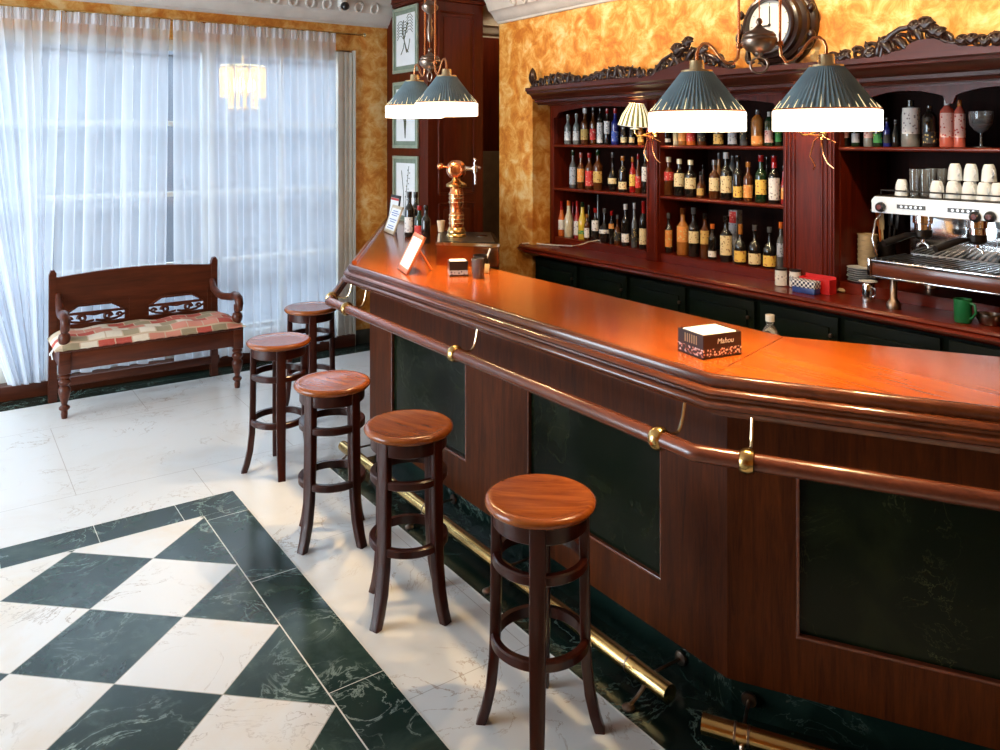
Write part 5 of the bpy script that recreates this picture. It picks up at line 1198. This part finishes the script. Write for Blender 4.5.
def text(body, size, mat, parent, loc, rot, name='lettering', shear=0.0):
    c = bpy.data.curves.new(name, 'FONT'); c.body = body; c.size = size; c.extrude = 0.0004; c.align_x = 'CENTER'; c.align_y = 'CENTER'; c.shear = shear; c.materials.append(mat)
    tmp = bpy.data.objects.new('tmp', c); C.objects.link(tmp); dg = bpy.context.evaluated_depsgraph_get(); me = bpy.data.meshes.new_from_object(tmp.evaluated_get(dg)); bpy.data.objects.remove(tmp); o = bpy.data.objects.new(name, me); C.objects.link(o); o.parent = parent; o.location = loc; o.rotation_euler = rot; return o
text('Mahou', 0.026, M['porcelain'], nb, (0.012,-d2-0.0008,0.055), (PI/2,0,0), shear=0.2)
mb = MB()
for k in range(6): mb.b2((-w2-0.0010,-0.035+0.012*k,0.042),(-w2,-0.030+0.012*k,0.072))
mb.build('barcode_stripes', M['kraft'], nb, 0)
# small dark napkin holder and dark glass
q = onZ(459.5, 276.5, ZB); nh = thing('napkin_holder', 'small black napkin box beside the dark glass, by the beer tap', 'napkin holder', (q.x+0.02,q.y+0.05,ZB), R(-25), local=True)
mb = MB(); w2, d2, h_ = 0.050, 0.045, 0.080; mb.b2((-w2,-d2,0),(w2,-d2+0.003,h_)).b2((-w2,d2-0.003,0),(w2,d2,h_)).b2((-w2,-d2+0.003,0),(-w2+0.003,d2-0.003,h_)).b2((w2-0.003,-d2+0.003,0),(w2,d2-0.003,h_)).b2((-w2+0.003,-d2+0.003,0),(w2-0.003,d2-0.003,0.003)); mb.build('carton', M['blackp'], nh, 0)
mb = MB(); mb.b2((-w2-0.0006,-d2-0.0006,0.008),(w2,-d2,0.032)).b2((-w2-0.0006,-d2,0.008),(-w2,d2,0.032)); mb.build('printed_band', M['l_grey'], nh, 0)
mb = MB(); mb.b2((-w2+0.006,-d2+0.006,0.004),(w2-0.006,d2-0.006,h_+0.003),0.004); mb.build('napkins', M['paper'], nh, 30)
q = onZ(478, 278, ZB); t = thing('dark_glass', 'dark smoked glass tumbler beside the small black napkin box', 'glass', (q.x,q.y,ZB), local=True)
mb = MB(); mb.lathe([(0,0),(0.029,0),(0.031,0.005),(0.036,0.105),(0.034,0.106),(0.029,0.010),(0,0.008)], (0,0,0), 28); mb.build('glass_wall', M['b_grey'], t, 50)
mb = MB(); mb.lathe([(0,0.0081),(0.028,0.0085),(0.031,0.08),(0,0.082)], (0,0,0), 24); mb.build('filling', M['b_brown'], t, 50)
q = onZ(487, 273, ZB); t = thing('sugar_packet', 'small pale sugar packet leaning by the dark glass', 'packet', (q.x,q.y,ZB), R(30), local=True)
mb = MB(); mb.box((0,0,0.026),(0.004,0.03,0.05),0,0.001,Matrix.Rotation(0.2,3,'Y')); mb.build('packet', M['kraft'], t)
q = onZ(484, 269.5, ZB); t = thing('black_pot', 'black pot with a wooden stick behind the dark glass', 'pot', (q.x-0.02,q.y,ZB), local=True)
mb = MB(); mb.lathe([(0,0),(0.042,0),(0.046,0.085),(0.043,0.085),(0.039,0.006),(0,0.006)], (0,0,0), 24); mb.build('pot', M['blackp'], t)
mb = MB(); mb.tube([(0.0,-0.02,0.01),(0.012,-0.035,0.06),(0.025,-0.055,0.125)], 0.0055, 8); mb.build('stick', M['porcelain'], t)
# slanted menu stand with orange wooden frame
def board(label, pb0, pb1, lean, h, frame, face, name='menu_stand', extra=None, prop=True):
    a = onZ(pb0[0], pb0[1], ZB); b = onZ(pb1[0], pb1[1], ZB); mid = (a+b)/2; d = (b-a); wd = d.length; an = math.atan2(d.y, d.x)
    t = thing(name, label, 'menu', tuple(mid), an, local=True)
    # local: x along the width, y towards the back (inner side)
    rot = Matrix.Rotation(-lean, 3, 'X'); ht = h/math.cos(lean)
    def P(x, z, off=0.0): return rot @ Vector((x, off, z))
    th = 0.012; fw = 0.018
    mb = MB()
    for (x0, x1, z0, z1) in ((-wd/2, wd/2, 0.003, fw+0.012), (-wd/2, wd/2, ht-fw-0.006, ht), (-wd/2, -wd/2+fw, 0.003, ht), (wd/2-fw, wd/2, 0.003, ht)):
        mb.box(P((x0+x1)/2, (z0+z1)/2), (x1-x0, th, z1-z0), 0, 0.002, rot)
    mb.build('frame', M[frame], t, 30)
    mb = MB(); mb.box(P(0, ht/2, -0.002), (wd-2*fw+0.004, 0.004, ht-2*fw), 0, 0, rot); fc = mb.build('sheet', M[face], t, 0)
    if extra: extra(t, P, rot, wd, ht)
    if prop:
        top_ = P(0, ht*0.72, 0.008); mb = MB(); mb.tube([top_, Vector((0, top_.y+0.085, 0.006))], 0.007, 8); mb.build('prop_leg', M[frame], t)
    return t
M['menu_ink'] = plain('blue_ink', (0.10,0.16,0.42), 0.7); M['menu_red'] = plain('red_ink', (0.55,0.05,0.04), 0.7); M['pale_frame'] = plain('pale_gilt_frame', (0.62,0.50,0.33), 0.4)
def lines(t, P, rot, wd, ht):
    mb = MB()
    for k in range(9):
        if k in (3, 6): continue
        mb.box(P(0.004*math.sin(k*3), ht*(0.80-0.075*k), -0.0045), ((wd-0.06)*(0.6+0.3*math.sin(k*5)**2), 0.001, 0.006), 0, 0, rot)
    mb.build('handwriting', M['menu_ink'], t, 0)
def redline(t, P, rot, wd, ht):
    mb = MB(); mb.box(P(0, ht*0.88, -0.0045), (wd-0.045, 0.001, 0.018), 0, 0, rot); mb.build('red_heading', M['menu_red'], t, 0)
board('menu card in an orange wooden frame leaning on a prop at the bar edge', (397.5,268.5), (407,275.5), R(27), 0.205, 'orange_wood', 'paper')
board('white menu card with blue handwriting in a pale frame near the wall column', (384,231.5), (393.5,235.5), R(20), 0.215, 'pale_frame', 'paper', extra=lines, prop=False)
board('taller dark-framed menu card with a red heading behind the handwritten one', (387,228.5), (396,231.5), R(8), 0.285, 'blackp', 'paper', extra=redline, prop=False)
# dark bottles on the bar
def bar_bottle(px, py, h, r, kind, gl_, lb_, cp_, label, lz=(0.12,0.48)):
    q = onZ(px, py, ZB); bottle(label, 'dark bottles on the bar', q.x, q.y, ZB, h, r, kind, gl_, lb_, cp_, lz)
bar_bottle(409.5, 237, 0.345, 0.037, 'wine', 'dark', 'white', 'dark', 'black wine bottle with white label on the bar, beside the handwritten menu')
bar_bottle(415.8, 234, 0.33, 0.037, 'wine', 'dark', 'black', 'dark', 'black wine bottle standing just right of the white-labelled one')
bar_bottle(419.5, 241, 0.26, 0.036, 'wine', 'green', 'red', 'red', 'dark green bottle with red label, left of the beer tap')
bar_bottle(426, 243, 0.27, 0.034, 'wine', 'dark', None, 'dark', 'plain dark bottle nearest the beer tap')
# beer tap on its drip unit
A_ = Vector((2.41, 4.09)); B_ = Vector((2.665, 3.815)); dd = Vector((math.sin(TH), math.cos(TH)))
unit = thing('drip_unit', 'low stainless steel drip unit under the copper beer tap', 'drip tray', (2.62,4.15,ZB))
poly = [tuple(A_), tuple(B_), tuple(B_+dd*0.56), tuple(A_+dd*0.56)]
mb = MB(); mb.prism(poly, 0.118, Matrix.Translation((0,0,ZB))); mb.build('housing', plain('counter_reflection_steel', (0.42,0.20,0.08), 0.25, 1.0, 0.1), unit, 0)  # orange reflection of the bar top is put into the steel colour
g_ = lambda p, k: tuple((Vector(p)-Vector((2.67,4.19)))*k+Vector((2.67,4.19)))
mb = MB(); mb.prism([g_(p, 1.03) for p in poly], 0.018, Matrix.Translation((0,0,ZB+0.118))); mb.build('rim', M['chrome'], unit, 0)
mb = MB(); mb.prism([g_(p, 0.90) for p in poly], 0.003, Matrix.Translation((0,0,ZB+0.1365))); mb.build('tray', M['drip'], unit, 0)
q = onZ(482, 236, ZB+0.142); mb = MB(); mb.lathe([(0,0.1395),(0.035,0.1395),(0.036,0.145),(0,0.147)], (q.x,q.y,ZB), 20); mb.build('drain', M['chrome'], unit)
ZT = ZB+0.1400; tx, ty = 2.625, 4.215
tap = thing('beer_tap', 'copper beer tap column with a round head and side spout', 'beer tap', (tx,ty,ZT), local=True)
mb = MB(); mb.lathe([(0,0),(0.060,0),(0.062,0.012),(0.054,0.022),(0.058,0.034),(0.048,0.055),(0.044,0.06)], (0,0,0), 32); mb.build('foot', M['brass'], tap, 50)
mb = MB(); mb.lathe([(0,0.06),(0.042,0.06),(0.044,0.075),(0.044,0.14),(0.041,0.145),(0.041,0.20),(0.044,0.205),(0.044,0.27),(0.040,0.278),(0.036,0.30),(0,0.30)], (0,0,0), 32); cl = mb.build('pillar', M['copper'], tap, 50)
for z in (0.085,0.11,0.135,0.215,0.24,0.262):
    mb = MB(); mb.tube([(0.0445*math.cos(a*PI/16),0.0445*math.sin(a*PI/16),z) for a in range(32)], 0.004, 8, True); sub(mb, 'band', M['paleb'], cl, 60)
mb = MB(); mb.lathe([(0,0.30),(0.038,0.30),(0.062,0.312),(0.064,0.325),(0.050,0.335),(0.030,0.345),(0.024,0.36),(0,0.36)], (0,0,0), 28); mb.build('collar', M['brass'], tap, 50)
hd = Vector((FY, -FX, 0))     # the spout points to the barman's side
rotc = Vector((0,0,1)).rotation_difference(Vector((-FX,-FY,0))).to_matrix()
mb = MB(); mb.lathe([(0,-0.05),(0.040,-0.045),(0.058,-0.02),(0.062,0),(0.058,0.02),(0.046,0.036),(0.046,0.042),(0.036,0.046),(0.030,0.040),(0,0.044)], (0,0,0.415), 32, rotc); mb.build('head', M['copper'], tap, 50)
mb = MB(); mb.tube([(-0.0-0.05*hd.x,-0.05*hd.y,0.43),(-0.085*hd.x,-0.085*hd.y,0.435)], 0.008, 8); mb.lathe([(0,-0.022),(0.016,-0.016),(0.022,0),(0.016,0.016),(0,0.022)], (-0.10*hd.x,-0.10*hd.y,0.436), 16); mb.build('side_knob', M['copper'], tap, 50)
def H(u, z): return (hd.x*u, hd.y*u, z)
mb = MB(); mb.tube([H(0.045,0.425),H(0.09,0.42),H(0.12,0.42)], [0.014,0.012,0.015], 12); mb.tube([H(0.112,0.42),H(0.118,0.38),H(0.118,0.325)], [0.010,0.008,0.007], 10); mb.lathe([(0,-0.02),(0.018,-0.018),(0.018,0.018),(0,0.02)], H(0.116,0.42), 14); mb.build('spout', M['chrome'], tap, 50)
mb = MB(); mb.tube([H(0.116,0.44),H(0.112,0.455),H(0.120,0.475),H(0.108,0.485)], [0.007,0.006,0.009,0.006], 10); mb.tube([H(0.12,0.435),H(0.15,0.425)],0.007,8); mb.build('handle', M['chrome'], tap, 50)
q = onZ(441, 232, ZT); t = thing('small_glass', 'small amber tumbler standing left of the beer tap foot', 'glass', (q.x,q.y,ZT), local=True)
mb = MB(); mb.lathe([(0,0.0005),(0.018,0.0005),(0.027,0.075),(0.025,0.075),(0.017,0.004),(0,0.004)], (0,0,0), 22); mb.build('cup', M['pale_frame'], t, 50)
# water bottle on the work surface behind the bar: its shoulder shows above the bar edge
q = onZ(770, 332, 1.10); t = thing('water_bottle', 'clear plastic bottle with white cap poking up behind the bar top', 'bottle', (q.x,q.y,0.86), local=True)
mb = MB(); mb.lathe([(0,0),(0.038,0),(0.04,0.01),(0.04,0.20),(0.036,0.235),(0.018,0.265),(0.015,0.27),(0.015,0.285),(0,0.285)], (0,0,0), 24); mb.build('bottle_body', M['glass'], t, 50)
mb = MB(); mb.lathe([(0.0165,0.285),(0.0185,0.285),(0.0185,0.312),(0,0.313)], (0,0,0), 20); mb.build('cap', M['white'], t, 50)
# low work shelf fixed behind the bar, carrying the bottle
ws = thing('under_bar_shelf', 'stainless work shelf behind the bar below the bar top', 'shelf', (2.75, 2.6, 0.0))
mb = MB(); pa = offset_path(path, 0.62); pb = offset_path(path, 0.95)
mb.prism([tuple(pa[1]), tuple(pa[2]), tuple(pa[3]), tuple(pb[3]), tuple(pb[2]), tuple(pb[1])], 0.03, Matrix.Translation((0,0,0.828))); mb.build('shelf_top', M['steel'], ws, 0)
for i in (1, 2, 3):
    p_ = pb[i]+(pa[i]-pb[i])*0.2; mb = MB(); mb.b2((p_.x-0.02,p_.y-0.02+ (0.05 if i==3 else 0),0.0),(p_.x+0.02,p_.y+0.02+(0.05 if i==3 else 0),0.828)); mb.build('leg', M['steel'], ws, 0)
